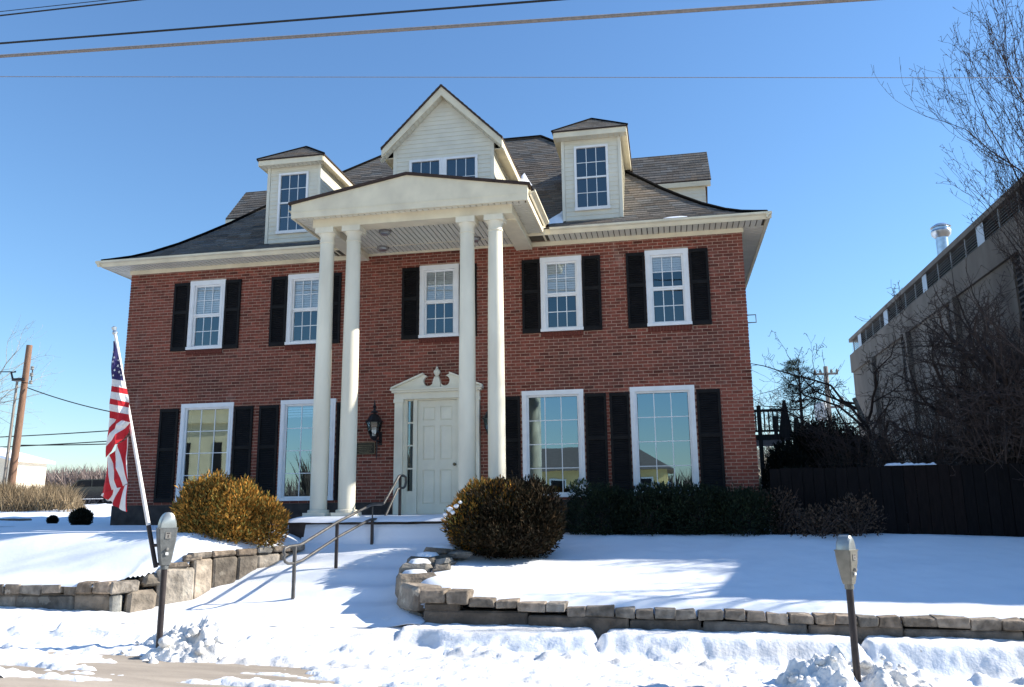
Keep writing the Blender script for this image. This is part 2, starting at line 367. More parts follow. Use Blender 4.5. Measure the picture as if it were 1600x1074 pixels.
# mortar core of the front wall, in strips round the openings
core=MB(); ys=(-.001,.25)
zc=sorted({-.3,ZT+.3}|{a for o_ in openings for a in o_[2:]}); zc=[z for z in zc if -.3<=z<=ZT+.3]
for z0,z1 in zip(zc[:-1],zc[1:]):
    if z1-z0<1e-4: continue
    cut=sorted([(a,b) for a,b,c,d in openings if c<(z0+z1)/2<d]); x=XL+.012
    for a,b in cut:
        core.box(x,a,*ys,z0,z1); x=b
    core.box(x,XR-.012,*ys,z0,z1)
wall=core.build('wall',MORTAR,H)
sw=MB()
sw.box(XL,XL+.25,.26,9.5,-.6,ZT+.3); sw.box(XR-.25,XR,.26,9.5,-.6,ZT+.3); sw.box(XL+.26,XR-.26,9.25,9.5,-.6,ZT+.3)
sw.box(XL+.3,XR-.3,.3,9.2,2.75,2.95,1); sw.box(XL+.3,XR-.3,2.4,2.5,-.3,ZT+.25,1); sw.box(XL+.3,XR-.3,.3,9.2,ZT+.26,ZT+.29,1)
sw.build('side_wall',[BRICK,ROOM],H)
fo=MB(); fo.box(XL-.015,-.66,-.02,.2,-.7,.14); fo.box(1.29,XR+.015,-.02,.2,-.7,.14); fo.build('foundation',FOUND,H)
# bricks: running bond, every brick with its own edges
BL,BH,PX,PZ=.1912,.0545,.2032,.0677
cells=[]; z=.145; j=0
while z+BH<ZT+.06:
    zm=z+BH/2; x=XL-(PX/2 if j%2 else 0)+random.uniform(-.004,.004)
    blk=[(a-.004,b+.004) for a,b,c,d in openings if c-.02<zm<d+.02]+[(a,b) for a,b in [(x_-UW/2-.03,x_+UW/2+.03) for x_ in UX] if UB-.115<zm<UB]
    while x<XR:
        segs=[(max(x,XL),min(x+BL,XR))]
        for a,b in blk:
            n=[]
            for p,q in segs:
                if b<=p or a>=q: n.append((p,q)); continue
                if p<a: n.append((p,a))
                if q>b: n.append((b,q))
            segs=n
        for p,q in segs:
            if q-p>.025: cells.append((p,q,z+random.uniform(-.0015,.0015)))
        x+=PX
    z+=PZ; j+=1
def btint():
    t=random.gauss(1,.13); t=min(1.35,max(.66,t)); h=random.gauss(0,.08)
    if random.random()<.05: t*=.62
    return (t*(1+h*.4),t*(1-h*.3),t*(1-h*.5))
full=[c for c in cells if c[1]-c[0]>BL-.004]
full.sort(key=lambda c:(c[0]-CAM.x)**2+CAM.y**2+(c[2]-CAM.z)**2*2.2)
visible=[c for c in full if not(.2<c[2]<.55 and c[0]<6.2)][:300]; vs_=set(visible)
vari=[]
for k in range(14):
    b=MB(); b.box(-BL/2,BL/2,-.0075,.002,-BH/2,BH/2,0,btint(),'b'); o=b.build('brick',BRICK,wall); vari.append(o)
for k,c in enumerate(visible):
    o=vari[k] if k<14 else vari[random.randrange(14)].copy()
    if k>=14: col.objects.link(o)
    o.location=((c[0]+c[1])/2, random.uniform(-.002,.002), c[2]+BH/2)   # mesh data carries the base offset
rest=MB()
for c in cells:
    if c in vs_: continue
    y0=-.0075+random.uniform(-.002,.002)
    rest.box(c[0],c[1],y0,.002,c[2],c[2]+BH,0,btint(),'b')
rest.build('brick_courses',BRICK,wall,kind='stuff')
# rowlock brick sills under the upper windows
sillb=MB(); sillb.box(-.0295,.0295,-.035,.02,-.05,.05,0,(.62,.6,.6),'b'); sb0=sillb.build('sill_brick',BRICK,wall)
first=True
for xc in UX:
    n=14
    for k in range(n):
        o=sb0 if first else sb0.copy()
        if not first: col.objects.link(o)
        first=False
        o.location=(xc-UW/2-.01+(k+.5)*(UW+.02)/n, random.uniform(-.003,.003), UB-.058)

# ---- windows
def window(xc,w,zb,zt,cas,cols,rows,double,blind=None):
    """casing, sashes, bars, every pane"""
    xa,xb=xc-w/2,xc+w/2; c=MB()
    c.box(xa,xa+cas,-.022,.12,zb+cas*.6,zt-cas); c.box(xb-cas,xb,-.022,.12,zb+cas*.6,zt-cas)
    c.box(xa-.004,xb+.004,-.026,.12,zt-cas,zt); c.box(xa-.012,xb+.012,-.045,.12,zb,zb+cas*.6)
    c.box(xa+cas*.55,xa+cas*.8,-.03,-.021,zb+cas*.6,zt-cas); c.box(xb-cas*.8,xb-cas*.55,-.03,-.021,zb+cas*.6,zt-cas)
    W=c.build('window',WHITE,H)
    ia,ib,ja,jb=xa+cas,xb-cas,zb+cas*.6,zt-cas
    sashes=[(ja,(ja+jb)/2+.012,.05),((ja+jb)/2+.012,jb,.03)] if double else [(ja,jb,.035)]
    for s0,s1,yy in sashes:
        sf=.038; s=MB()
        s.box(ia,ia+sf,yy-.012,yy+.03,s0,s1); s.box(ib-sf,ib,yy-.012,yy+.03,s0,s1)
        s.box(ia+sf,ib-sf,yy-.012,yy+.03,s0,s0+sf); s.box(ia+sf,ib-sf,yy-.012,yy+.03,s1-sf,s1)
        s.build('sash',WHITE,W)
        pa,pb,qa,qb=ia+sf,ib-sf,s0+sf,s1-sf; bar=.016; g=MB()
        for k in range(1,cols): x=pa+(pb-pa)*k/cols; g.box(x-bar/2,x+bar/2,yy+.004,yy+.022,qa,qb)
        for k in range(1,rows): z=qa+(qb-qa)*k/rows; g.box(pa,pb,yy+.0045,yy+.0215,z-bar/2,z+bar/2)
        g.build('glazing_bar',WHITE,W)
        for a in range(cols):
            for b in range(rows):
                p=MB(); x0=pa+(pb-pa)*a/cols+bar/2; x1=pa+(pb-pa)*(a+1)/cols-bar/2
                z0=qa+(qb-qa)*b/rows+bar/2; z1=qa+(qb-qa)*(b+1)/rows-bar/2
                p.add([(x0,yy+.012,z0),(x1,yy+.012,z0),(x1,yy+.012,z1),(x0,yy+.012,z1)],[(0,1,2,3)])
                p.build('pane',GLASSU if double else (GLASSB if xc>-4 else GLASS),W)
    if blind:
        b=MB(); n=int((jb-blind)/.05)
        for k in range(n):
            z=blind+(jb-blind)*k/n; b.box(ia+.01,ib-.01,.085,.091+.004*(k%2),z+.001,z+.047)
        b.build('blind',BLIND,W)
    return W
for k,xc in enumerate(UX):
    window(xc,UW,UB,UT,.105,3,2,True,[4.45,4.46,4.44,4.46,4.78][k])
for k,xc in enumerate(LX):
    window(xc,LW,LB,LT,.095,3,4,False,[None,2.0,None,None][k])
# ---- shutters
def shutter(xa,xb,zb,zt):
    s=MB(); f=.052; zm=zb+(zt-zb)*.56
    s.box(xa,xa+f,-.045,-.008,zb,zt); s.box(xb-f,xb,-.045,-.008,zb,zt)
    for z0,z1 in ((zb,zb+.085),(zm-.035,zm+.035),(zt-.07,zt)): s.box(xa+f,xb-f,-.044,-.009,z0,z1)
    S=s.build('shutter',BLACK,H)
    for z0,z1 in ((zb+.085,zm-.035),(zm+.035,zt-.07)):
        l=MB(); n=int((z1-z0)/.045)
        for k in range(n):
            z=z0+(z1-z0)*k/n; h=(z1-z0)/n
            l.add([(xa+f,-.036,z+.004),(xb-f,-.036,z+.004),(xb-f,-.016,z+h),(xa+f,-.016,z+h)],[(0,1,2,3)])
            l.add([(xa+f,-.036,z+.004),(xb-f,-.036,z+.004),(xb-f,-.012,z-.004),(xa+f,-.012,z-.004)],[(3,2,1,0)])
        l.build('louver',BLACK,S,kind='stuff')
for k,xc in enumerate(UX):
    shutter(xc-UW/2-.40,xc-UW/2-.012,UB-.02,UT-.03); shutter(xc+UW/2+.012,xc+UW/2+.40,UB-.02,UT-.03)
for xa,xb in [(-6.19,-5.73),(-4.36,-3.91),(-3.76,-3.30),(-1.94,-1.49),(1.62,2.10),(3.45,3.89),(3.955,4.355),(5.69,6.155)]:
    shutter(xa,xb,LB+.0,LT-.10)

# ---- door and surround
DC=.315
sur=MB()
sur.box(-.61,-.43,-.09,.1,-.14,2.22); sur.box(1.06,1.24,-.09,.1,-.14,2.22)
sur.box(-.63,-.41,-.11,.1,2.22,2.29); sur.box(1.04,1.26,-.11,.1,2.22,2.29)
sur.box(-.62,1.25,-.10,.1,2.29,2.43); sur.box(-.66,1.29,-.16,.1,2.43,2.475); sur.box(-.69,1.32,-.19,.1,2.475,2.51)
sur.box(-.43,-.37,-.02,.1,-.14,2.29); sur.box(1.00,1.06,-.02,.1,-.14,2.29)
sur.box(-.20,-.125,-.03,.1,-.14,2.29); sur.box(.755,.83,-.03,.1,-.14,2.29)
sur.box(-.37,-.20,-.012,.1,-.14,.33); sur.box(.83,1.0,-.012,.1,-.14,.33)
sur.box(-.125,.755,-.03,.1,2.262,2.29)
SU=sur.build('door_surround',DOORP,H)
for sx in (1,-1):
    P=[(-.98,2.51),(-.98,2.535),(-.30,2.81),(-.27,2.80)]
    for k in range(9):                       # the scooped swan-neck end
        a=math.radians(100+ k*24); P.append((-.185+.105*math.cos(a),2.66+.11*math.sin(a)))
    P+= [(-.09,2.60),(-.09,2.51)]
    poly=[(DC+sx*p[0],p[1]) for p in P]
    if sx<0: poly=poly[::-1]
    m=MB(); m.prism(poly,-.10,.0,'y')
    m.prism([(DC+sx*-1.0,2.512),(DC+sx*-1.0,2.55),(DC+sx*-.29,2.838),(DC+sx*-.29,2.80)][::sx],-.16,-.02,'y')
    m.build('pediment',DOORP,SU)
m=MB(); m.box(DC-.085,DC+.085,-.12,0,2.51,2.62); m.prism([(DC-.085,2.62),(DC+.085,2.62),(DC+.05,2.74),(DC-.05,2.74)],-.115,-.004,'y')
m.lathe([(.035,2.74),(.06,2.755),(.03,2.775),(.06,2.81),(.075,2.85),(.068,2.885),(.03,2.90),(.045,2.915),(.02,2.935),(.024,2.955),(.005,2.98)],(DC,-.06,0),14)
m.build('finial',DOORP,SU)
for x0,x1 in ((-.37,-.20),(.83,1.0)):
    sl_=MB(); sl_.box(x0,x0+.022,0,.09,.33,2.29); sl_.box(x1-.022,x1,0,.09,.33,2.29)
    for k in range(5): z=.33+k*.4825; sl_.box(x0+.022,x1-.022,.002,.088,z,z+.03)
    S=sl_.build('sidelight',DOORP,H)
    for k in range(4):
        z=.36+k*.4825; p=MB(); p.add([(x0+.022,.04,z),(x1-.022,.04,z),(x1-.022,.04,z+.4525),(x0+.022,.04,z+.4525)],[(0,1,2,3)]); p.build('pane',GLASS,S)
da,db=-.122,.752; d=MB(); d.box(da,db,.035,.09,-.13,2.26)
st=[(da,da+.115),((da+db)/2-.055,(da+db)/2+.055),(db-.115,db)]
for a,b in st: d.box(a,b,.018,.034,-.13,2.26)
rails=[(-.13,.09),(.80,1.0),(1.72,1.83),(2.13,2.26)]
for (a,b) in ((st[0][1],st[1][0]),(st[1][1],st[2][0])):
    for z0,z1 in rails: d.box(a,b,.0185,.034,z0,z1)
D=d.build('door',DOORP,H)
for (a,b) in ((st[0][1],st[1][0]),(st[1][1],st[2][0])):
    for z0,z1 in ((.09,.80),(1.0,1.72),(1.83,2.13)):
        p=MB(); e=.035
        vs=[(a+.008,.034,z0+.008),(b-.008,.034,z0+.008),(b-.008,.034,z1-.008),(a+.008,.034,z1-.008),(a+e,.022,z0+e),(b-e,.022,z0+e),(b-e,.022,z1-e),(a+e,.022,z1-e)]
        p.add(vs,[(4,5,6,7),(0,1,5,4),(1,2,6,5),(2,3,7,6),(3,0,4,7)]); p.build('door_panel',DOORP,D)
k_=MB(); k_.lathe([(.028,0),(.028,.01),(.012,.015),(.012,.04),(.03,.05),(.034,.065),(.02,.08)],(0,0,0),12)
k_.v=[(db-.055+x,.018-z,.90+y) for x,y,z in k_.v]; k_.build('door_knob',BRONZE2,D)
dg=MB(); dg.box(-.6,1.23,.1,.24,-.3,2.6); dg.build('door_backing',ROOM,H)

# ---- columns
COLX=[-1.375,-.82,1.485,2.035]; CY=-2.1; CB=5.47
def column(x):
    m=MB(); m.lathe([(.158,.02),(.160,.6),(.160,1.6),(.156,2.6),(.149,3.6),(.141,4.6),(.135,5.25)],(x,CY,-.08),28)
    c=smooth_by_angle(m.build('column',COLW,H))
    b=MB(); b.box(x-.215,x+.215,CY-.215,CY+.215,-.22,-.055); b.lathe([(.20,-.055),(.20,-.01),(.172,.0)],(x,CY,0),24); b.build('base',COLW,c)
    t=MB(); t.lathe([(.136,5.17),(.150,5.175),(.150,5.20),(.137,5.205),(.137,5.30),(.165,5.34),(.172,5.36)],(x,CY,0),28)
    t.box(x-.185,x+.185,CY-.185,CY+.185,5.36,CB); smooth_by_angle(t.build('capital',COLW,c))
for x in COLX: column(x)
# ---- portico
PL,PR,PF=-1.98,2.74,-2.50; PZ0,PZ1,PAZ=5.615,5.90,6.315; PA=(PL+PR)/2
b=MB(); b.box(-1.62,2.40,-2.27,-1.93,CB,5.68)
b.box(-1.62,-1.30,-1.929,-.003,CB-.015,5.68); b.box(2.08,2.40,-1.929,-.003,CB-.015,5.68)
for x in (2.08,2.40,-1.62,-1.30): b.box(x-.012,x+.012,-1.93,-.004,CB-.022,CB+.03)
b.build('portico_beam',CREAM,H)
cl=MB(); cl.box(-1.3,2.08,-1.92,-.002,5.625,5.68); CE=cl.build('portico_ceiling',GAPM,H)
n=33; w_=(2.08+1.3)/n; q=MB(); q.box(-w_/2+.009,w_/2-.009,-1.915,-.004,5.60,5.624); q0=q.build('ceiling_board',VINYL,CE)
q0.data.transform(Matrix.Translation((ORG[H][0],0,0)))
for k in range(n):
    o=q0 if k==0 else q0.copy()
    if k: col.objects.link(o)
    o.location=(-1.3+(k+.5)*w_-ORG[H][0],0,0)
fz=MB(); fz.prism([(PL,PZ0),(PR,PZ0),(PR,PZ1),(PA,PAZ),(PL,PZ1)],PF,PF+.05,'y')
fz.box(PL+.001,PL+.04,PF+.051,.3,PZ0,PZ1); fz.box(PR-.04,PR-.001,PF+.051,.3,PZ0,PZ1)
fz.prism([(PL+.02,PZ0+.12),(PR-.02,PZ0+.12),(PR-.02,PZ0+.14),(PL+.02,PZ0+.14)],PF-.006,PF-.0005,'y')
fz.build('portico_pediment',CREAM,H)
so=MB(); so.box(PL+.04,PR-.04,PF+.05,-2.26,PZ0+.06,PZ0+.075); so.box(PL+.04,-1.61,-2.26,-.004,PZ0+.06,PZ0+.075); so.box(2.39,PR-.04,-2.26,-.004,PZ0+.06,PZ0+.075)
SO=so.build('portico_soffit',GAPM,H)
def boards(parent,lst,name='soffit_board',mat=VINYL):
    for bx in lst:
        m=MB(); m.box(*bx); m.build(name,mat,parent)
boards(SO,[(PL+.05+k*.118,PL+.05+k*.118+.098,PF+.052,-2.272,PZ0+.03,PZ0+.055) for k in range(39)])
boards(SO,[(PL+.045,-1.622,-2.26+k*.118,-2.26+k*.118+.098,PZ0+.03,PZ0+.055) for k in range(19)])
boards(SO,[(2.402,PR-.045,-2.26+k*.118,-2.26+k*.118+.098,PZ0+.03,PZ0+.055) for k in range(19)])
rf=MB(); ov=.05
for sx,xe in ((-1,PL),(1,PR)):
    e=xe+sx*ov; ze=PZ1-.01
    rf.add([(PA,PF-.05,PAZ+.05),(e,PF-.05,ze+.05),(e,2.2,ze+.05),(PA,2.2,PAZ+.05)],[(0,1,2,3)[::-sx]])
    rf.add([(PA,PF-.05,PAZ+.003),(e,PF-.05,ze+.003),(e,PF-.05,ze+.05),(PA,PF-.05,PAZ+.05)],[(0,1,2,3)])
    rf.add([(PA,PF-.05,PAZ+.003),(e,PF-.05,ze+.003),(e,2.2,ze+.003),(PA,2.2,PAZ+.003)],[(0,1,2,3)])
rf.build('portico_roof',EDGE,H)
def gutter(parent,p0,p1,out,h=.115,d=.11,mat=WHITE,ends=True):
    """box gutter from p0 to p1 (outer top edge), 'out' = outward direction"""
    p0,p1=Vector(p0),Vector(p1); o_=Vector(out); m=MB()
    prof=[(0,0),(0,-h),(-.015,-h),(-.055,-h*.55),(-d,-h*.35),(-d,0),(-d+.012,0),(-d+.012,-h*.28),(-.012,-h*.28),(-.012,0)]
    vs=[]
    for p in (p0,p1):
        for a,z in prof: q_=p-o_*(-0.0)+o_*(-(a+d)); vs.append((q_.x,q_.y,p.z+z))
    n=len(prof); fs=[(i,(i+1)%n,n+(i+1)%n,n+i) for i in range(n)]
    m.add(vs,fs+[list(range(n))[::-1],[n+i for i in range(n)]]); return m.build('gutter',mat,parent)
gutter(H,(PR+.125,PF+.12,PZ1-.04),(PR+.125,-.55,PZ1-.04),(1,0,0),mat=CREAM)
gutter(H,(PL-.125,PF+.12,PZ1-.04),(PL-.125,-.55,PZ1-.04),(-1,0,0),mat=CREAM)

# ---- eaves: frieze, soffit, gutter
EY=.50; EX=.46; GZ=5.715                          # overhangs, gutter top
ft=MB()
ft.box(XL-.03,-1.622,-.03,.01,ZT-.005,5.60); ft.box(2.402,XR+.03,-.03,.01,ZT-.005,5.60); ft.box(-1.30,2.08,-.028,.01,5.555,5.60)
ft.box(XR,XR+.03,.011,9.5,ZT-.005,5.60); ft.box(XL-.03,XL,.011,9.5,ZT-.005,5.60)
ft.build('frieze',CREAM,H)
es=MB()
es.box(XL-EX,XR+EX,-EY+.02,-.0305,5.625,5.66); es.box(XR+.0305,XR+EX-.02,-.0305,9.5,5.625,5.66); es.box(XL-EX+.02,XL-.0305,-.0305,9.5,5.625,5.66)
ef=MB()
ef.box(XL-EX+.01,XR+EX-.01,-EY+.001,-EY+.019,5.59,5.73); ef.box(XR+EX-.019,XR+EX-.001,-EY+.02,9.9,5.59,5.73); ef.box(XL-EX+.001,XL-EX+.019,-EY+.02,9.9,5.59,5.73)
ES=es.build('soffit',GAPM,H); ef.build('fascia',CREAM,H)
lst=[]
for k in range(131):
    x=XL-EX+.03+k*.115
    if x>XR+EX-.12: break
    if x<-2.02 or x>2.76: lst.append((x,x+.094,-EY+.021,-.032,5.598,5.622))
boards(ES,lst)
sb=MB()
for k in range(82):
    y=-.02+k*.115; sb.box(XR+.032,XR+EX-.022,y,y+.096,5.598,5.622); sb.box(XL-EX+.022,XL-.032,y,y+.096,5.598,5.622)
sb.build('side_soffit_boards',VINYL,ES,kind='stuff')
gutter(H,(XL-EX-.08,-EY-.10,GZ),(PL-.13,-EY-.10,GZ),(0,-1,0),mat=CREAM)
gutter(H,(PR+.135,-EY-.10,GZ),(XR+EX+.08,-EY-.10,GZ),(0,-1,0),mat=CREAM)
gutter(H,(XR+EX+.085,-EY-.09,GZ),(XR+EX+.085,9.8,GZ),(1,0,0),mat=CREAM)
gutter(H,(XL-EX-.085,-EY-.09,GZ),(XL-EX-.085,9.8,GZ),(-1,0,0),mat=CREAM)
# ---- main roof: flared hip
PD=[0,.17,.45,.75,1.19,1.6,2.03,2.45,2.9,4.1,5.3]; PZr=[5.715,5.79,5.92,6.10,6.43,6.79,7.19,7.62,8.07,9.22,10.34]
def zr(d): return float(np.interp(d,PD,PZr))
XA,XB=XL-EX,XR+EX; RD=5.3
deck=MB()
for a,b in zip(PD[:-1],PD[1:]):
    za,zb_=zr(a)-.02,zr(b)-.02; ya,yb=-EY+a,-EY+b; Yk=9.5+EY
    deck.add([(XA+a,ya,za),(XB-a,ya,za),(XB-b,yb,zb_),(XA+b,yb,zb_)],[(0,1,2,3)])
    deck.add([(XB-a,ya,za),(XB-a,Yk-a,za),(XB-b,Yk-b,zb_),(XB-b,yb,zb_)],[(0,1,2,3)])
    deck.add([(XA+a,Yk-a,za),(XA+a,ya,za),(XA+b,yb,zb_),(XA+b,Yk-b,zb_)],[(0,1,2,3)])
    deck.add([(XB-a,Yk-a,za),(XA+a,Yk-a,za),(XA+b,Yk-b,zb_),(XB-b,Yk-b,zb_)],[(0,1,2,3)])
deck.box(XA-.03,XB+.03,-EY-.035,-EY+.02,5.716,5.733); deck.box(XB-.02,XB+.035,-EY+.021,9.9,5.716,5.733); deck.box(XA-.035,XA+.02,-EY+.021,9.9,5.716,5.733)
ROOF=deck.build('roof',ROOFB,H)
# arc length along the profile
arc=[0.]
for a,b,c,d in zip(PD[:-1],PD[1:],PZr[:-1],PZr[1:]): arc.append(arc[-1]+math.hypot(b-a,d-c))
def d_at(s): return float(np.interp(s,arc,PD))
EXP=.142; NC=int(arc[-1]/EXP)
def stint():
    t=random.gauss(1,.16); t=max(.6,min(1.4,t)); h=random.gauss(0,.05); return (t*(1+h),t,t*(1-h))
def shingle(m,A,B,C,D,lift=.013,nrm=(0,-.6,.8)):
    """A,B lower edge; C,D upper edge (all on the surface)"""
    n=Vector(nrm)*lift
    A2,B2=[tuple(Vector(p)+n) for p in (A,B)]; C2,D2=[tuple(Vector(p)+n*.15) for p in (C,D)]
    m.add([A,B,A2,B2,C2,D2],[(2,3,4,5),(0,1,3,2),(1,4,3),(0,2,5)],0,stint())
front=[]; side=MB()
gaps=[(3.02,4.40,.75,2.75),(-4.07,-2.62,.75,2.75),(-.95,1.6,.7,3.7)]   # x0,x1,d0,d1 hidden under dormers
for j in range(NC):
    d0,d1=d_at(j*EXP),d_at((j+1)*EXP+.015); z0,z1=zr(d0),zr(d1)
    off=(j%2)*.1525+random.uniform(-.02,.02)
    for (lo,hi,mk) in ((XA,XB,'f'),(-EY,9.5+EY,'r'),(-EY,9.5+EY,'l')):
        a,b=lo+d0,hi-d0; x=a-off
        while x<b:
            p,q=max(x,a)+.002,min(x+.305,b)-.002; x+=.305
            if q-p<.03: continue
            p1,q1=max(p,lo+d1),min(q,hi-d1)
            if q1<=p1: q1=p1=min(max((p+q)/2,lo+d1),hi-d1)
            n=Vector((0,-(z1-z0),(d1-d0))).normalized()
            if mk=='f':
                if any(g0<p and q<g1 and g2<d0<g3 for g0,g1,g2,g3 in gaps): continue
                front.append((((p,-EY+d0,z0),(q,-EY+d0,z0),(q1,-EY+d1,z1),(p1,-EY+d1,z1)),tuple(n)))
            elif mk=='r': shingle(side,(XB-d0,p,z0),(XB-d0,q,z0),(XB-d1,q1,z1),(XB-d1,p1,z1),nrm=(-n.y,0,n.z))
            else: shingle(side,(XA+d0,q,z0),(XA+d0,p,z0),(XA+d1,p1,z1),(XA+d1,q1,z1),nrm=(n.y,0,n.z))
side.build('side_shingles',SHING,ROOF,kind='stuff')
def vis(sh):
    A=sh[0][0]; x,z=A[0],A[2]
    return (x>4.45 or (2.9>x>1.75 and z>6.3)) 
front.sort(key=lambda s:((not vis(s)),(s[0][0][0]-CAM.x)**2+(s[0][0][1]-CAM.y)**2+(s[0][0][2])**2))
rs=MB()
for k,(q_,n) in enumerate(front):
    if k<300: m=MB(); shingle(m,*q_,nrm=n); m.build('shingle',SHING,ROOF)
    else: shingle(rs,*q_,nrm=n)
rs.build('shingle_courses',SHING,ROOF,kind='stuff')
cap=MB()
hipR=[(XB-d,-EY+d,zr(d)+.02) for d in PD]; hipL=[(XA+d,-EY+d,zr(d)+.02) for d in PD]
for hp in (hipR,hipL): cap.tube(hp,.045,6)
cap.tube([(XA+RD,-EY+RD,10.36),(XB-RD,-EY+RD,10.36)],.05,6)
cap.build('ridge_cap',SHING,ROOF)
# ---- siding and dormers
def siding(parent,lst):
    for vs in lst:
        m=MB(); m.add(vs,[(0,1,2,3),(4,5,1,0)]); m.build('siding_board',VINYL,parent)
def lap_front(y,xa,xb,z0,z1,e=.105,holes=(),clip=None):
    out=[]; z=z0
    while z<z1-.01:
        zt=min(z+e,z1); segs=[(xa,xb,xa,xb)]
        if clip: segs=[(clip(z)[0],clip(z)[1],clip(zt)[0],clip(zt)[1])]
        for hx0,hx1,hz0,hz1 in holes:
            if hz0<(z+zt)/2<hz1:
                n=[]
                for s in segs:
                    if s[0]<hx0: n.append((s[0],hx0,s[2],hx0))
                    if s[1]>hx1: n.append((hx1,s[1],hx1,s[3]))
                segs=n
        for a,b,a2,b2 in segs: out.append([(a,y-.014,z),(b,y-.014,z),(b2,y-.002,zt),(a2,y-.002,zt),(a,y,z),(b,y,z)])
        z+=e
    return out
def lap_side(x,s,ya,yfun,z0,z1,e=.105):
    out=[]; z=z0
    while z<z1-.01:
        zt=min(z+e,z1); yb=yfun(z); yb2=yfun(zt); o_=.012*s
        q=[(x+o_,ya,z),(x+o_,yb,z),(x+o_*.2,yb2,zt),(x+o_*.2,ya,zt),(x,ya,z),(x,yb,z)]
        out.append(q if s>0 else q)
        z+=e
    return out
def y_roof(z): return -EY+float(np.interp(z,PZr,PD))
def small_window(xa,xb,za,zb,y,cols,rows,double,cas=.05):
    c=MB()
    c.box(xa,xa+cas,y-.035,y+.03,za,zb); c.box(xb-cas,xb,y-.035,y+.03,za,zb); c.box(xa+cas,xb-cas,y-.034,y+.03,zb-cas,zb); c.box(xa-.015,xb+.015,y-.05,y+.03,za-.02,za+cas)
    W=c.build('dormer_window',WHITE,H); ia,ib,ja,jb=xa+cas,xb-cas,za+cas,zb-cas
    parts=[(ja,(ja+jb)/2-.012),((ja+jb)/2+.012,jb)] if double else [(ja,jb)]
    if double: m=MB(); m.box(ia,ib,y-.02,y+.02,(ja+jb)/2-.018,(ja+jb)/2+.018); m.build('meeting_rail',WHITE,W)
    for a,b in parts:
        g=MB(); br=.014
        for k in range(1,cols): x=ia+(ib-ia)*k/cols; g.box(x-br/2,x+br/2,y-.004,y+.012,a,b)
        for k in range(1,rows): z=a+(b-a)*k/rows; g.box(ia,ib,y-.0035,y+.0115,z-br/2,z+br/2)
        g.build('glazing_bar',WHITE,W)
        for i in range(cols):
            for k in range(rows):
                x0=ia+(ib-ia)*i/cols+br/2; x1=ia+(ib-ia)*(i+1)/cols-br/2; z0=a+(b-a)*k/rows+br/2; z1=a+(b-a)*(k+1)/rows-br/2
                p=MB(); p.add([(x0,y+.004,z0),(x1,y+.004,z0),(x1,y+.004,z1),(x0,y+.004,z1)],[(0,1,2,3)]); p.build('pane',GLASSU,W)
    bk=MB(); bk.box(xa+.01,xb-.01,y+.010,y+.017,za+.01,zb-.01); bk.build('dark_interior',ROOM,W)
    return W
def plane_shingles(m,P0,U,Vv,wfun,nrm):
    """P0 lower-left eave corner, U unit along eave, Vv unit up the slope, wfun(s)->(u0,u1) range at slope distance s"""
    P0,U,Vv=Vector(P0),Vector(U),Vector(Vv); s=0.;j=0
    smax=wfun(None)
    while s<smax:
        s1=min(s+EXP,smax); a,b=wfun(s); a1,b1=wfun(s1); u=a-(j%2)*.15
        while u<b:
            p,q=max(u,a)+.002,min(u+.305,b)-.002; u+=.305
            if q-p<.02: continue
            p1,q1=min(max(p,a1),b1),max(min(q,b1),a1)
            shingle(m,tuple(P0+U*p+Vv*s),tuple(P0+U*q+Vv*s),tuple(P0+U*q1+Vv*s1),tuple(P0+U*p1+Vv*s1),.012,nrm)
        s+=EXP;j+=1
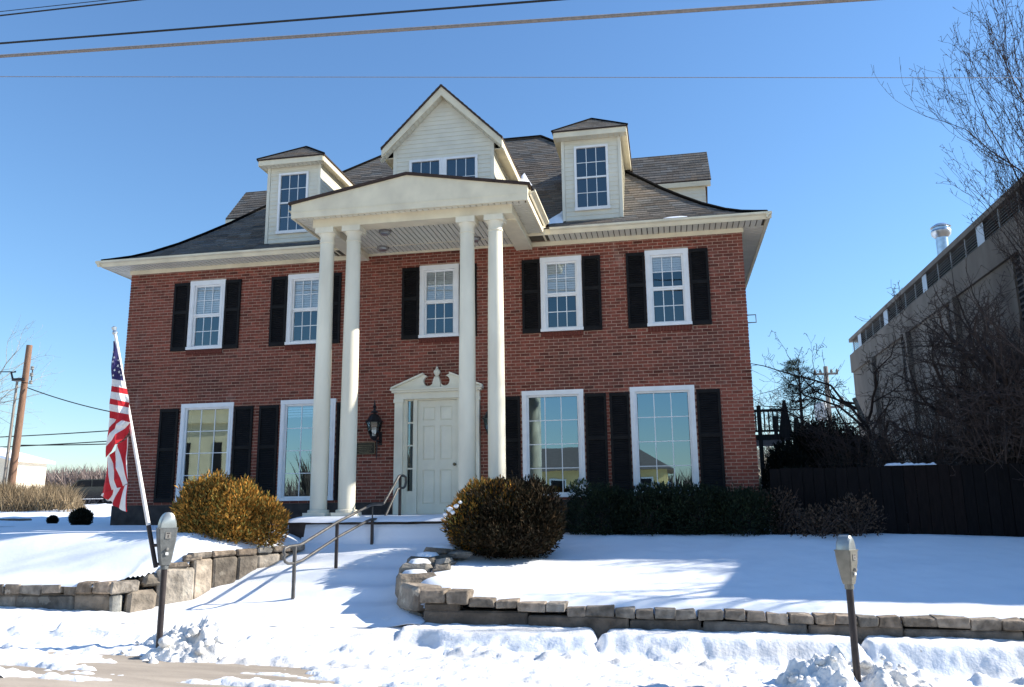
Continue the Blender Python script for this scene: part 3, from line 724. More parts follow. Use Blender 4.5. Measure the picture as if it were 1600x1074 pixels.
def dormer(xa,xb,label):
    y0=.30; zb=6.14; zt=8.03; xm=(xa+xb)/2; e=.145; hw=(xb-xa)/2+e
    b=MB(); b.prism([(y0+.01,zb-.1),(y0+.01,zt+.03),(y_roof(zt)+.3,zt+.03)],xa+.01,xb-.01,'x')
    D=b.build('dormer',VINYL,H)
    wx0,wx1=xm-.375,xm+.375
    siding(D,lap_front(y0,xa+.06,xb-.06,zb,zt,holes=[(wx0,wx1,6.35,7.86)]))
    siding(D,lap_side(xb,1,y0,y_roof,6.2,zt)); siding(D,lap_side(xa,-1,y0,y_roof,6.2,zt))
    tr=MB()
    for x0 in (xa-.016,xb-.07+.016): tr.box(x0,x0+.07,y0-.022,y0+.05,zb,zt)
    tr.build('corner_board',VINYL,D)
    # eaves
    ez=8.07; yf=y0-.22; m=MB()
    for pr in ((xa-e,xb+e,yf,y0),(xa-e,xa,y0+.001,2.2),(xb,xb+e,y0+.001,2.2)): m.box(*pr,ez-.045,ez-.03)
    m.box(xa-e-.004,xb+e+.004,yf-.02,yf,ez-.06,ez+.075); m.box(xa-e-.02,xa-e,yf+.001,2.25,ez-.06,ez+.075); m.box(xb+e,xb+e+.02,yf+.001,2.25,ez-.06,ez+.075)
    m.build('eave',CREAM,D)
    bl=MB()
    k=0
    while xa-e+.02+k*.118<xb+e-.1: x=xa-e+.02+k*.118; bl.box(x,x+.104,yf+.004,y0-.03,ez-.062,ez-.046); k+=1
    bl.build('eave_boards',VINYL,D,kind='stuff')
    # small hip roof
    za=8.155; rise=.62; yb=y_roof(za+rise)+.4; r=MB(); ya=yf-.04; X0,X1=xa-e-.04,xb+e+.04; hwx=(X1-X0)/2
    r.add([(X0,ya,za),(X1,ya,za),(xm,ya+hwx,za+rise),(xm,yb,za+rise),(X0,yb,za),(X1,yb,za)],[(0,1,2),(1,5,3,2),(0,2,3,4)])
    r.box(X0,X1,ya,ya+.03,za-.022,za-.001); r.box(X0,X0+.03,ya+.031,2.4,za-.022,za-.001); r.box(X1-.03,X1,ya+.031,2.4,za-.022,za-.001)
    R_=r.build('dormer_roof',EDGE,D)
    # shingles of the three slopes live in the same part tree level as the roof
    s=MB(); L=math.hypot(hwx,rise); up=Vector((0,hwx/L,rise/L))
    plane_shingles(s,(X0,ya,za+.004),(1,0,0),up,lambda t:L if t is None else (t/L*hwx,2*hwx-t/L*hwx),(0,-rise/L,hwx/L))
    for sx in (1,-1):
        upv=Vector((-sx*hwx/L,0,rise/L)); P=(X1 if sx>0 else X0,ya,za+.004)
        plane_shingles(s,P,(0,1,0),upv,lambda t:L if t is None else (t/L*hwx,yb-ya),(sx*rise/L,0,hwx/L))
    s.build('dormer_shingles',SHING,D,kind='stuff')
    c=MB(); c.tube([(X1,ya,za+.01),(xm,ya+hwx,za+rise+.015)],.03,5); c.tube([(X0,ya,za+.01),(xm,ya+hwx,za+rise+.015)],.03,5); c.tube([(xm,ya+hwx,za+rise+.012),(xm,yb,za+rise+.012)],.03,5); c.build('hip_cap',SHING,D)
    small_window(wx0,wx1,6.37,7.86,y0-.01,3,2,True)
dormer(3.07,4.36,'')
dormer(-3.99,-2.67,'')
# ---- central gable
def gable():
    xa,xb,y0=-.85,1.51,.30; xm=(xa+xb)/2; az=9.56; ez=8.15; hw=1.40; m_=(az-ez)/hw
    zl=lambda x: az-.16-abs(x-xm)*m_
    b=MB(); b.prism([(xa+.01,6.1),(xb-.01,6.1),(xb-.01,zl(xb)),(xm,zl(xm)),(xa+.01,zl(xa))],y0+.012,3.6,'y'); G=b.build('gable',VINYL,H)
    def clip(z):
        h=(az-.15-z)/m_; return (max(xa,xm-h),min(xb,xm+h))
    siding(G,lap_front(y0,xa,xb,6.2,9.38,holes=[(-.47,1.14,6.9,7.89)],clip=clip))
    siding(G,lap_side(xb,1,y0,lambda z:y_roof(z)+.1,6.2,8.02)); siding(G,lap_side(xa,-1,y0,lambda z:y_roof(z)+.1,6.2,8.02))
    t=MB()
    for x0 in (xa-.016,xb-.064): t.box(x0,x0+.08,y0-.022,y0+.03,6.2,zl(x0+.04)-.05)
    t.build('corner_board',VINYL,G)
    r=MB(); yf=.08
    for sx in (1,-1):
        xe=xm+sx*hw
        r.prism([(xm,az),(xe,ez),(xe,ez-.17),(xm,az-.21)][::sx],yf,yf+.03,'y')            # rake board
        r.prism([(xm,az-.17),(xe,ez-.165),(xe,ez-.185),(xm,az-.19)][::sx],yf+.031,y0-.001,'y')  # rake soffit
        xi=xb if sx>0 else xa
        a0,a1=sorted((xi+sx*.001,xe)); r.box(a0,a1,y0+.001,2.6,ez-.16,ez-.14)
        a0,a1=sorted((xe-sx*.001,xe+sx*.02)); r.box(a0,a1,yf,2.7,ez-.19,ez-.02)
    r.build('rake',CREAM,G)
    bl=MB()
    for sx in (1,-1):
        for k in range(16):
            u0=.03+k*.09; u1=u0+.078; xa_,xb_=xm+sx*u0,xm+sx*u1
            z=lambda x: az-.195-abs(x-xm)*((az-.19)-(ez-.185))/hw
            bl.add([(xa_,yf+.034,z(xa_)-.002),(xb_,yf+.034,z(xb_)-.002),(xb_,y0-.02,z(xb_)-.002),(xa_,y0-.02,z(xa_)-.002),(xa_,yf+.034,z(xa_)-.016),(xb_,yf+.034,z(xb_)-.016),(xb_,y0-.02,z(xb_)-.016),(xa_,y0-.02,z(xa_)-.016)],
                   [(4,5,6,7),(0,1,5,4),(1,2,6,5),(3,0,4,7)])
    bl.build('rake_boards',VINYL,G,kind='stuff')
    rr=MB(); yb=y_roof(az)+.35; ov=.03
    for sx in (1,-1):
        xe=xm+sx*(hw+ov); zE=ez-ov*m_
        rr.add([(xm,yf-.03,az+.05),(xe,yf-.03,zE+.05),(xe,yb,zE+.05),(xm,yb,az+.05)],[(0,1,2,3)[::-sx]])
        rr.add([(xm,yf-.03,az+.004),(xe,yf-.03,zE+.004),(xe,yf-.03,zE+.05),(xm,yf-.03,az+.05)],[(0,1,2,3)])
        rr.add([(xe,yf-.03,zE+.004),(xe,yb,zE+.004),(xe,yb,zE+.05),(xe,yf-.03,zE+.05)],[(0,1,2,3)])
        rr.add([(xm,yf-.03,az+.004),(xe,yf-.03,zE+.004),(xe,yb,zE+.004),(xm,yb,az+.004)],[(3,2,1,0)])
    rr.build('gable_roof',EDGE,G)
    s=MB(); L=math.hypot(hw+ov,(hw+ov)*m_)
    for sx in (1,-1):
        upv=Vector((-sx/math.hypot(1,m_),0,m_/math.hypot(1,m_))); n=(sx*m_/math.hypot(1,m_),0,1/math.hypot(1,m_))
        plane_shingles(s,(xm+sx*(hw+ov),yf-.03,ez-ov*m_+.052),(0,1,0),upv,lambda t:L if t is None else (0,yb-yf),n)
    s.build('gable_shingles',SHING,G,kind='stuff')
    small_window(-.47,.30,6.9,7.89,y0-.012,3,2,False,.055); small_window(.36,1.14,6.9,7.89,y0-.012,3,2,False,.055)
    mm=MB(); mm.box(.301,.359,y0-.04,y0+.02,6.9,7.885); mm.build('window_mullion',WHITE,G)
gable()
# ---- side-facing dormers on the hip ends
def side_dormer(sx):
    xo=6.50 if sx>0 else -7.08; xi=4.3 if sx>0 else -4.9; ym=4.75; hw=1.05; ez,az=8.22,9.43
    b=MB(); X0,X1=sorted((xi,xo-sx*.15))
    b.prism([(ym-hw+.12,6.2),(ym+hw-.12,6.2),(ym+hw-.12,ez),(ym,az-.12),(ym-hw+.12,ez)],X0,X1,'x'); D=b.build('side_dormer',VINYL,H)
    siding(D,[[(X0,ym-hw+.106,z),(X1,ym-hw+.106,z),(X1,ym-hw+.117,z+.1),(X0,ym-hw+.117,z+.1),(X0,ym-hw+.12,z),(X1,ym-hw+.12,z)] for z in np.arange(6.8,8.15,.1)])
    r=MB(); A,B=sorted((xi-sx*1.5,xo))
    for s in (1,-1):
        r.add([(A,ym+s*hw,ez),(B,ym+s*hw,ez),(B,ym,az),(A,ym,az)],[(0,1,2,3)[::-s]]); r.add([(A,ym+s*hw,ez-.03),(B,ym+s*hw,ez-.03),(B,ym,az-.03),(A,ym,az-.03)],[(0,1,2,3)[::s]])
        r.add([(A,ym+s*hw,ez-.03),(B,ym+s*hw,ez-.03),(B,ym+s*hw,ez),(A,ym+s*hw,ez)],[(0,1,2,3)])
    r.add([(xo,ym-hw,ez-.03),(xo,ym-hw,ez),(xo,ym,az),(xo,ym,az-.03)],[(0,1,2,3)]); r.add([(xo,ym+hw,ez-.03),(xo,ym+hw,ez),(xo,ym,az),(xo,ym,az-.03)],[(0,1,2,3)])
    r.build('dormer_roof',EDGE,D)
    c=MB(); c.box(A,B-.02,ym-hw-.0,ym-hw+.02,ez-.16,ez-.031); c.box(A,B-.02,ym-hw+.021,ym-hw+.12,ez-.15,ez-.13); c.build('eave',CREAM,D)
    s_=MB(); L=math.hypot(hw,az-ez)
    for s in (1,-1):
        up=(0,-s*hw/L,(az-ez)/L); plane_shingles(s_,(A,ym+s*hw,ez+.003),(1,0,0),up,lambda t:L if t is None else (0,B-A),(0,s*(az-ez)/L,hw/L))
    s_.build('dormer_shingles',SHING,D,kind='stuff')
side_dormer(1); side_dormer(-1)
hk=MB(); hk.tube([(XR,.1,3.62),(XR+.17,.1,3.62),(XR+.17,.1,3.78),(XR,.1,3.78)],.012,5); hk.build('wall_bracket',IRON,H)

# ------------------------------------------------------------------ fixed to the house: lanterns, plaque, ceiling lights
def lantern(x,label,z0=1.02):
    y=-.24; t=thing('wall_lantern',label,'lantern',(x,0,z0),'wall lanterns beside the door')
    m=MB(); m.box(x-.035+.06,x+.035+.06,-.03,-.007,1.33,1.62); m.tube([(x+.06,-.03,1.40),(x+.06,-.16,1.42),(x,-.22,1.44)],.018,6)
    m.tube([(x+.0,-.05,1.46),(x-.005,-.05,1.2),(x-.01,-.06,1.02)],[.02,.014,.008],6); m.tube([(x+.06,-.03,1.42),(x,-.05,1.42)],.012,5)
    m.build('bracket',LAMPB,t)
    g=MB(); g.lathe([(.075,1.50),(.125,1.63),(.155,1.80)],(x,y,0),6,ph=.3); g.build('glass',GLASSL,t)
    f=MB(); f.lathe([(.03,1.42),(.05,1.44),(.085,1.49),(.08,1.505),(.01,1.507)],(x,y,0),6,ph=.3)
    for k in range(6):
        a=2*math.pi*k/6+.3; c,s=math.cos(a),math.sin(a)
        f.tube([(x+.078*c,y+.078*s,1.5),(x+.128*c,y+.128*s,1.63),(x+.158*c,y+.158*s,1.80)],.010,4)
    f.build('cage',LAMPB,t)
    r=MB(); r.lathe([(.20,1.80),(.19,1.815),(.15,1.86),(.11,1.93),(.075,1.97),(.03,1.985),(.03,2.0),(.085,2.01),(.08,2.03),(.03,2.05),(.022,2.10),(.045,2.13),(.02,2.16),(.015,2.22),(.003,2.29)],(x,y,0),12); r.build('hood',LAMPB,t)
    b=MB()
    for k in (-1,0,1): b.tube([(x+k*.03,y,1.51),(x+k*.03,y,1.64),(x+k*.03,y,1.70)],[.012,.012,.005],6)
    b.build('candle_bulb',WHITE,t)
lantern(-1.0,'black wall lantern with clear glass beside the bronze plaque, left of the white door')
lantern(1.53,'black wall lantern half hidden behind a white column, right of the white door')
t=thing('plaque','dark bronze plaque on the brick wall under the left wall lantern','plaque',(-1.29,0,1.16))
m=MB(); m.box(-1.53,-1.05,-.03,-.007,1.15,1.40); m.build('plate',BRONZE,t)
m=MB()
for a in ((-1.53,-1.05,1.15,1.165),(-1.53,-1.05,1.385,1.40),(-1.53,-1.515,1.166,1.384),(-1.065,-1.05,1.166,1.384)): m.box(a[0],a[1],-.036,-.0305,a[2],a[3])
m.build('rim',BRONZE2,t)
m=MB()
for k,(w_,z) in enumerate([(.30,1.34),(.36,1.30),(.26,1.26),(.34,1.22),(.22,1.19)]): 
    x=-1.29-w_/2
    while x<-1.29+w_/2: l=random.uniform(.012,.03); m.box(x,x+l,-.0335,-.0301,z-.008,z+.008); x+=l+.007
m.build('raised_lines',BRONZE2,t,kind='stuff')
for x,y,lb in [(-.41,-1.45,'round metal light on the porch ceiling, the front one near the left column pair'),(-.81,-.45,'round metal light on the porch ceiling close to the brick wall on the left'),(1.28,-.62,'round metal light on the porch ceiling beside the right column pair')]:
    t=thing('ceiling_light',lb,'ceiling light',(x,y,5.6),'lights on the porch ceiling')
    m=MB(); m.lathe([(.13,-.001),(.13,-.03),(.10,-.035)],(x,y,5.6),20); m.build('trim_ring',LOUV,t)
    m=MB(); m.lathe([(.10,-.035),(.095,-.07),(.06,-.09),(.01,-.095)],(x,y,5.6),20); smooth_by_angle(m.build('lens',GALV,t))
# patches of snow caught on the roof
def patch(x0,y0,pts,label,h=.06):
    m=MB(); n=len(pts); rng_=[zr(p[1]+EY) for p in pts]
    vs=[(p[0],p[1],z+.012) for p,z in zip(pts,rng_)]+[(x0+(p[0]-x0)*.55,y0+(p[1]-y0)*.55,zr(y0+(p[1]-y0)*.55+EY)+h) for p in pts]+[(x0,y0,zr(y0+EY)+h*1.15)]
    m.add(vs,[(i,(i+1)%n,n+(i+1)%n,n+i) for i in range(n)]+[(n+i,n+(i+1)%n,2*n) for i in range(n)])
    o=m.build('snow_patch',SNOW,smooth=True); tag(o,label,'snow')
patch(2.92,.45,[(2.62,.12),(2.85,.2),(3.07,.18),(3.06,.5),(3.05,.95),(2.98,.72),(2.84,.52),(2.72,.32)],'ragged patch of snow on the roof against the right dormer',.09)
patch(5.45,-.13,[(5.2,-.16),(5.4,-.2),(5.7,-.17),(5.72,-.1),(5.5,-.06),(5.25,-.09)],'small patch of snow on the lower roof right of the dormer',.03)
patch(1.85,2.3,[(1.62,1.95),(1.85,2.05),(2.1,2.12),(1.95,2.4),(1.8,2.75),(1.7,2.5)],'sliver of snow in the valley right of the tall gable',.08)
STONE_SHADE=M('shade_tinted_stone',(.15,.122,.096),.95,.5,4.5,1.,14,attr=True,detail=10,bdist=.03,stain=(.75,2.3,(1,1,.8),(.05,.042,.035)))  # field stone with the shade of the front face put into its colour
DOME=M('meter_dome',(.33,.35,.34),.3,.12,9,metal=.55)

# ------------------------------------------------------------------ retaining walls, stone by stone
def stone_mb(m,u0,u1,v0,v1,z0,z1,fr,ch=.022,jit=.012,tint=None):
    """chamfered, uneven block in a local frame fr(u,v,z) -> world"""
    ch=min(ch,(u1-u0)*.3,(z1-z0)*.3,(v1-v0)*.3)
    c=[];idx={}
    for a in (0,1):
        for b in (0,1):
            for d in (0,1):
                P=[(u0,u1)[a],(v0,v1)[b],(z0,z1)[d]]; P=[p+random.uniform(-jit,jit) for p in P]
                sg=(1-2*a,1-2*b,1-2*d)
                for k in range(3):
                    q=list(P)
                    for n in range(3):
                        if n!=k: q[n]+=sg[n]*ch*random.uniform(.7,1.4)
                    idx[(a,b,d,k)]=len(c); c.append(fr(*q))
    # vertex (a,b,d,k) lies on the face normal to axis k... keep k as that face
    fs=[]
    for k in range(3):
        o=[n for n in range(3) if n!=k]
        for s in (0,1):
            q=[]
            for i,j in ((0,0),(1,0),(1,1),(0,1)):
                t=[0,0,0]; t[k]=s; t[o[0]]=i; t[o[1]]=j; q.append(idx[(*t,k)])
            fs.append(q if (s==1)==(k!=1) else q[::-1])
    for k in range(3):        # edges parallel to axis k
        o=[n for n in range(3) if n!=k]
        for i in (0,1):
            for j in (0,1):
                e=[]
                for s in (0,1):
                    t=[0,0,0]; t[k]=s; t[o[0]]=i; t[o[1]]=j; e.append(tuple(t))
                fs.append([idx[(*e[0],o[0])],idx[(*e[1],o[0])],idx[(*e[1],o[1])],idx[(*e[0],o[1])]])
    for a in (0,1):
        for b in (0,1):
            for d in (0,1): fs.append([idx[(a,b,d,k)] for k in range(3)])
    m.add(c,fs,0,tint)
def recalc(o):
    import bmesh
    b=bmesh.new(); b.from_mesh(o.data); bmesh.ops.recalc_face_normals(b,faces=b.faces); b.to_mesh(o.data); b.free(); return o
def rt(s=.2):
    t=max(.55,min(1.5,random.gauss(1,s))); h=random.gauss(0,.04); return (t*(1+h),t,t*(1-h))
def stone(parent,name,u0,u1,v0,v1,z0,z1,fr,mat,**k):
    m=MB(); stone_mb(m,u0,u1,v0,v1,z0,z1,fr,tint=rt(),**k); return recalc(m.build(name,mat,parent))
def frame(p0,p1):
    p0,p1=Vector((*p0,0)),Vector((*p1,0)); u=(p1-p0).normalized(); v=Vector((-u.y,u.x,0))
    return (lambda a,b,z: tuple(p0+u*a+v*b+Vector((0,0,z)))),(p1-p0).length
# right: long low wall along the pavement
T=thing('retaining_wall','long low stone retaining wall with cap stones holding the right lawn along the pavement','retaining wall',(1.74,-5.6,-1.6))
fr=lambda a,b,z:(a,-5.8+b,z)
cz=lambda x: float(np.interp(x,[1.7,2.32,2.36,3.25,3.9,6.6,9.1,14],[-1.06,-1.085,-1.175,-1.215,-1.26,-1.315,-1.365,-1.47]))
bk=MB(); bk.box(1.80,14,-5.74,-5.5,-2.0,-1.5); bk.build('wall_core',JOINT,T)
x=1.74
for L_ in [.36,.32]:
    stone(T,'cap_stone',x+.006,x+L_-.006,-.03,.30,cz(x+.1)-.155,cz(x+.1),fr,CAPST,ch=.016); x+=L_
k=0
while x<13.6:
    L_=random.choice([.26,.30,.34,.38,.24]); y=random.uniform(-.035,.02); t=cz(x+L_/2)+random.uniform(-.018,.010)
    stone(T,'cap_stone',x+.005,x+L_-.005,y,.28,t-.11,t,fr,CAPST,ch=.010,jit=.016); x+=L_
x=1.78
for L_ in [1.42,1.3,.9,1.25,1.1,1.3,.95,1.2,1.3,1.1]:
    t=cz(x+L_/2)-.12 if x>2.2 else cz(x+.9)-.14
    stone(T,'wall_stone',x+.006,x+L_-.006,.02,.27,-2.05,t,fr,STONE_SHADE,ch=.02,jit=.012); x+=L_
stone(T,'wall_stone',1.80,2.28,.022,.27,-1.34,-1.225,fr,STONE_SHADE,jit=.004)
# right: curved pile of field stones beside the path
T=thing('stone_border','stepped pile of rough field stones with snow on top, right edge of the path','stone wall',(1.2,-4.5,-1.2))
path_pts=[((1.66,-5.66),(1.22,-5.08),-1.62,-1.04),((1.24,-5.12),(1.06,-4.62),-1.6,-.93),((1.10,-4.70),(1.04,-4.10),-1.3,-.80),((1.02,-4.20),(1.16,-3.72),-1.2,-.72),((1.14,-3.72),(1.38,-3.25),-1.0,-.63)]
for i,(p0,p1,zb,zt) in enumerate(path_pts):
    f_,L_=frame(p0,p1); zm=zb+(zt-zb)*random.uniform(.42,.55)
    stone(T,'field_stone',.01,L_*.55,-.40,-.02,zb,zm-.006,f_,STONE,ch=.05,jit=.03)
    stone(T,'field_stone',L_*.56,L_-.01,-.38,.0,zb,zm+.02,f_,STONE,ch=.05,jit=.03)
    stone(T,'field_stone',.0,L_-.02,-.44-.06*(i%2),.03,zm+.005,zt,f_,STONE,ch=.05,jit=.03)
    if i in (1,2,3,4): stone(T,'field_stone',.03,L_*.75,-.72,-.46,zm+.06,zt-.02,f_,STONE,ch=.05,jit=.035)
for i,(p0,p1,zb,zt) in enumerate(path_pts):
    if i in (1,2,3,4):
        f_,L_=frame(p0,p1); m=MB(); n=13; ring=[]; top=[]
        for k in range(n):
            a=2*math.pi*k/n; rr=random.uniform(.8,1.08)
            ring.append(f_(L_/2+math.cos(a)*L_*.42*rr,-.22+math.sin(a)*.2*rr,zt-.015)); top.append(f_(L_/2+math.cos(a)*L_*.3*rr,-.22+math.sin(a)*.14*rr,zt+.045))
        m.add(ring+top+[f_(L_/2,-.22,zt+.06)],[(k,(k+1)%n,n+(k+1)%n,n+k) for k in range(n)]+[(n+k,n+(k+1)%n,2*n) for k in range(n)])
        m.build('snow_cap',SNOW,T,smooth=True)
# left: wall along the pavement, turning up beside the path
T=thing('retaining_wall','stone retaining wall holding the left lawn, turning up along the path in front of the golden shrub','retaining wall',(-3.0,-5.5,-1.5))
fr=lambda a,b,z:(a,-5.6+b,z)
bk=MB(); bk.box(-13,-3.1,-5.55,-5.3,-2,-1.19); bk.build('wall_core',JOINT,T)
x=-3.02
for L_ in [.30,.27]: stone(T,'cap_stone',x-L_+.006,x-.006,-.03,.30,-1.175,-1.005,fr,CAPST); x-=L_
while x>-12.6:
    L_=random.choice([.24,.28,.33,.36]); t=-1.045+random.uniform(-.015,.01)+.004*(x+3.5)*-.5
    stone(T,'cap_stone',x-L_+.005,x-.005,random.uniform(-.03,.015),.28,t-.13,t,fr,CAPST,ch=.012,jit=.014); x-=L_
x=-3.05
for L_ in [.58,1.0,.8,1.2,.9,1.1,1.2,1.0,1.1]:
    stone(T,'wall_stone',x-L_+.01,x-.01,.02,.28,-1.75,-1.185 if x>-3.4 else -1.19,fr,STONE,jit=.008,ch=.03); x-=L_
f_,L_=frame((-3.02,-5.60),(-2.25,-4.7))
stone(T,'wall_stone',.02,.17,0,.3,-1.7,-1.19,f_,STONE); stone(T,'cap_stone',.0,.40,-.03,.3,-1.175,-1.0,f_,CAPST)
stone(T,'wall_stone',.23,.66,-.05,.25,-1.7,-1.13,f_,STONE,ch=.05,jit=.03)
stone(T,'wall_stone',.45,.80,.02,.3,-1.12,-.93,f_,STONE,ch=.04,jit=.03)
stone(T,'wall_stone',.67,1.22,.0,.3,-1.6,-.86,f_,STONE,ch=.04,jit=.02)
stone(T,'cap_stone',.78,1.10,-.02,.3,-.855,-.77,f_,CAPST,jit=.02); stone(T,'cap_stone',1.02,1.30,-.02,.3,-.76,-.675,f_,CAPST,jit=.015)
f_,L_=frame((-2.25,-4.70),(-1.32,-3.05)); u=0
for w_ in [.34,.42,.36,.45,.36]:
    stone(T,'wall_stone',u+.005,u+w_-.005,.0,.28,-1.5,-.735+.02*u,f_,STONE,ch=.03,jit=.014); u+=w_
u=-.06
for w_ in [.36,.42,.38,.30,.36,.30]:
    stone(T,'cap_stone',u+.006,u+w_-.006,-.03,.30,-.725+.02*u,-.63+.02*u,f_,CAPST,jit=.01); u+=w_
# ------------------------------------------------------------------ handrail
T=thing('handrail','grey metal handrail with two pipes and looped ends running up the snowy path','handrail',(-.4,-3.6,-1.0))
A_=Vector((-.62,-4.62,0)); B_=Vector((.11,-1.8,0))
def onl(t,z): p=A_.lerp(B_,t); return (p.x,p.y,z)
t2=.355; t3=.70
top=[onl(-.075,-.665),onl(-.088,-.62),onl(-.08,-.57),onl(-.05,-.545),onl(.03,-.535),onl(.055,-.52),onl(t2,-.205),onl(t3-.02,.07),onl(t3+.02,.085),onl(t3+.09,.085),onl(t3+.12,.10),onl(.985,.60),onl(1.0,.615),onl(1.04,.615),onl(1.065,.59),onl(1.07,.50),onl(1.06,.42)]
low=[onl(1.06,.42),onl(1.04,.385),onl(1.0,.38),onl(.97,.36),onl(t3+.13,-.16),onl(t3+.09,-.175),onl(t3-.01,-.175),onl(t3-.05,-.20),onl(t2,-.455),onl(.06,-.77),onl(.0,-.80),onl(-.05,-.795),onl(-.075,-.76),onl(-.085,-.70),onl(-.075,-.665)]
m=MB(); m.tube(top,.024,8); smooth_by_angle(m.build('top_rail',IRON,T),60)
m=MB(); m.tube(low,.022,8); smooth_by_angle(m.build('lower_rail',IRON,T),60)
for t,z0,z1 in ((0,-1.75,-.55),(t2,-1.35,-.22),(t3,-1.0,-.19),(1.0,-.5,.60)):
    p=A_.lerp(B_,t); m=MB(); m.box(p.x-.022,p.x+.022,p.y-.022,p.y+.022,z0,z1); m.build('post',DKPOLE if t else IRON,T)
p=A_.lerp(B_,t3); m=MB(); m.box(p.x-.009,p.x+.009,p.y-.009,p.y+.009,-.17,.07); m.build('baluster',IRON,T)

# ------------------------------------------------------------------ parking meters
def meter(x,y,zb,zh,zt,rot,mat,label,wscale=1.):
    t=thing('parking_meter',label,'parking meter',(x,y,zb),'parking meters on the pavement'); h=zt-zh
    m=MB(); m.lathe([(.036,zb),(.036,zh-.02),(.036,zh+.02)],(x,y,0),14); smooth_by_angle(m.build('post',DKPOLE,t))
    m=MB(); m.lathe([(.046,zh-.05),(.046,zh+.0),(.04,zh+.015)],(x,y,0),14); m.build('collar',mat,t)
    R=Matrix.Rotation(rot,4,'Z'); c=Vector((x,y,0))
    def W(m_): m_.v=[tuple(c+R@Vector((a,b,z))) for a,b,z in m_.v]; return m_
    b=MB(); prof=[(.05,zh,.05),(.062,zh+h*.10,.058),(.088,zh+h*.45,.078),(.096,zh+h*.66,.084),(.096,zh+h*.70,.084)]
    vs=[]
    for hw,z,hd in prof:
        hw*=wscale
        e=.014; vs+=[(-hw+e,-hd,z),(hw-e,-hd,z),(hw,-hd+e,z),(hw,hd-e,z),(hw-e,hd,z),(-hw+e,hd,z),(-hw,hd-e,z),(-hw,-hd+e,z)]
    n=8; fs=[(i*n+k,i*n+(k+1)%n,(i+1)*n+(k+1)%n,(i+1)*n+k) for i in range(len(prof)-1) for k in range(n)]+[list(range(n))[::-1],[(len(prof)-1)*n+k for k in range(n)]]
    b.add(vs,fs); smooth_by_angle(W(b).build('housing',mat,t),30)
    d=MB(); r=.088*wscale; z0=zh+h*.70; hh=zt-z0; vs=[];N=12
    for yy,s in ((-.070,.86),(-.055,1.),(.055,1.),(.070,.86)):
        for k in range(N+1): a=math.pi*k/N; vs.append((r*s*math.cos(a),yy,z0+.002+hh*s*math.sin(a)))
    fs=[(i*(N+1)+k,i*(N+1)+k+1,(i+1)*(N+1)+k+1,(i+1)*(N+1)+k) for i in range(3) for k in range(N)]+[list(range(N+1))[::-1],[3*(N+1)+k for k in range(N+1)]]
    d.add(vs,fs); smooth_by_angle(W(d).build('dome',DOME,t),40)
    q=MB(); q.box(-.097*wscale,.097*wscale,-.0855,.0855,z0-.008,z0+.004); W(q).build('rim',mat,t)
    q=MB(); q.box(-.032,.032,-.088,-.080,zh+h*.50,zh+h*.62); W(q).build('coin_plate',LOUV,t)
    q=MB(); q.box(-.004,.004,-.091,-.0885,zh+h*.52,zh+h*.57); q.box(-.018,.018,-.0905,-.0883,zh+h*.595,zh+h*.61); W(q).build('coin_slot',DKPOLE,t)
    q=MB(); q.lathe([(.018,-.02),(.018,0),(.012,.012)],(0,0,0),10); q.v=[(a,-.086-zz,zh+h*.30+b_) for a,b_,zz in [(v[0],v[1],v[2]) for v in q.v]]; W(q).build('lock',LOUV,t)
    q=MB(); q.box(-.016,.016,-.082,-.071,zh+h*.19,zh+h*.24); W(q).build('sticker',WHITE,t)
meter(-.935,-7.5,-1.85,-.63,-.01,math.radians(46),METER,'grey parking meter on the left, with the flag pole strapped to its post',1.12)
meter(6.85,-7.5,-2.1,-.81,-.325,math.radians(52),METERB,'tan parking meter standing alone on the right in a snow pile',.95)

# ------------------------------------------------------------------ the flag on its pole
T=thing('flag','American flag hanging in folds from a tilted white pole strapped to a parking meter','flag',(-1.03,-7.5,-.6))
P0=Vector((-1.035,-7.52,-.66)); P1=Vector((-1.87,-7.50,2.26))
m=MB(); m.tube([P0.lerp(P1,.16),P1],[.026,.019],10); smooth_by_angle(m.build('pole',POLEW,T),60)
m=MB(); m.tube([P0,P0.lerp(P1,.17)],[.027,.027],10); smooth_by_angle(m.build('pole_grip',DKPOLE,T),60)
m=MB(); dr=(P1-P0).normalized(); m.tube([P1,P1+dr*.02,P1+dr*.05,P1+dr*.09,P1+dr*.11],[.03,.035,.022,.034,.01],10); m.build('finial',GALV,T)
m=MB()
for z in (-.62,-.40): m.tube([(-.935,-7.5,z-.02),(-.935,-7.5,z+.02)],.045,12); m.tube([(-.96,-7.51,z),(P0.lerp(P1,(z+.66)/2.92).x+.01,-7.515,z)],.02,6)
m.build('bracket',DKPOLE,T)
def fxy(px,py,lay):
    x=-3.83786+.00900486*px+.00074017*py; z=6.506757-.000282285*px-.00806928*py
    y=-7.55+lay+.022*math.sin(px*.42+py*.03)+.012*math.sin(py*.11+px*.13)
    return (x,y+.04*math.exp(-((px-186)/12)**2)*(-1),z)
def cloth(quads,nu=6,nv=4):
    m=MB()
    for (a,b,c,d,mi,lay) in quads:            # a,b top edge left/right, c,d bottom edge right/left
        vs=[]
        for j in range(nv+1):
            for i in range(nu+1):
                u,v=i/nu,j/nv
                px=(a[0]*(1-u)+b[0]*u)*(1-v)+(d[0]*(1-u)+c[0]*u)*v; py=(a[1]*(1-u)+b[1]*u)*(1-v)+(d[1]*(1-u)+c[1]*u)*v
                vs.append(fxy(px,py,lay))
        m.add(vs,[(j*(nu+1)+i,(j+1)*(nu+1)+i,(j+1)*(nu+1)+i+1,j*(nu+1)+i+1) for j in range(nv) for i in range(nu)],mi)
    return m
R_,W_,B_c=0,1,2
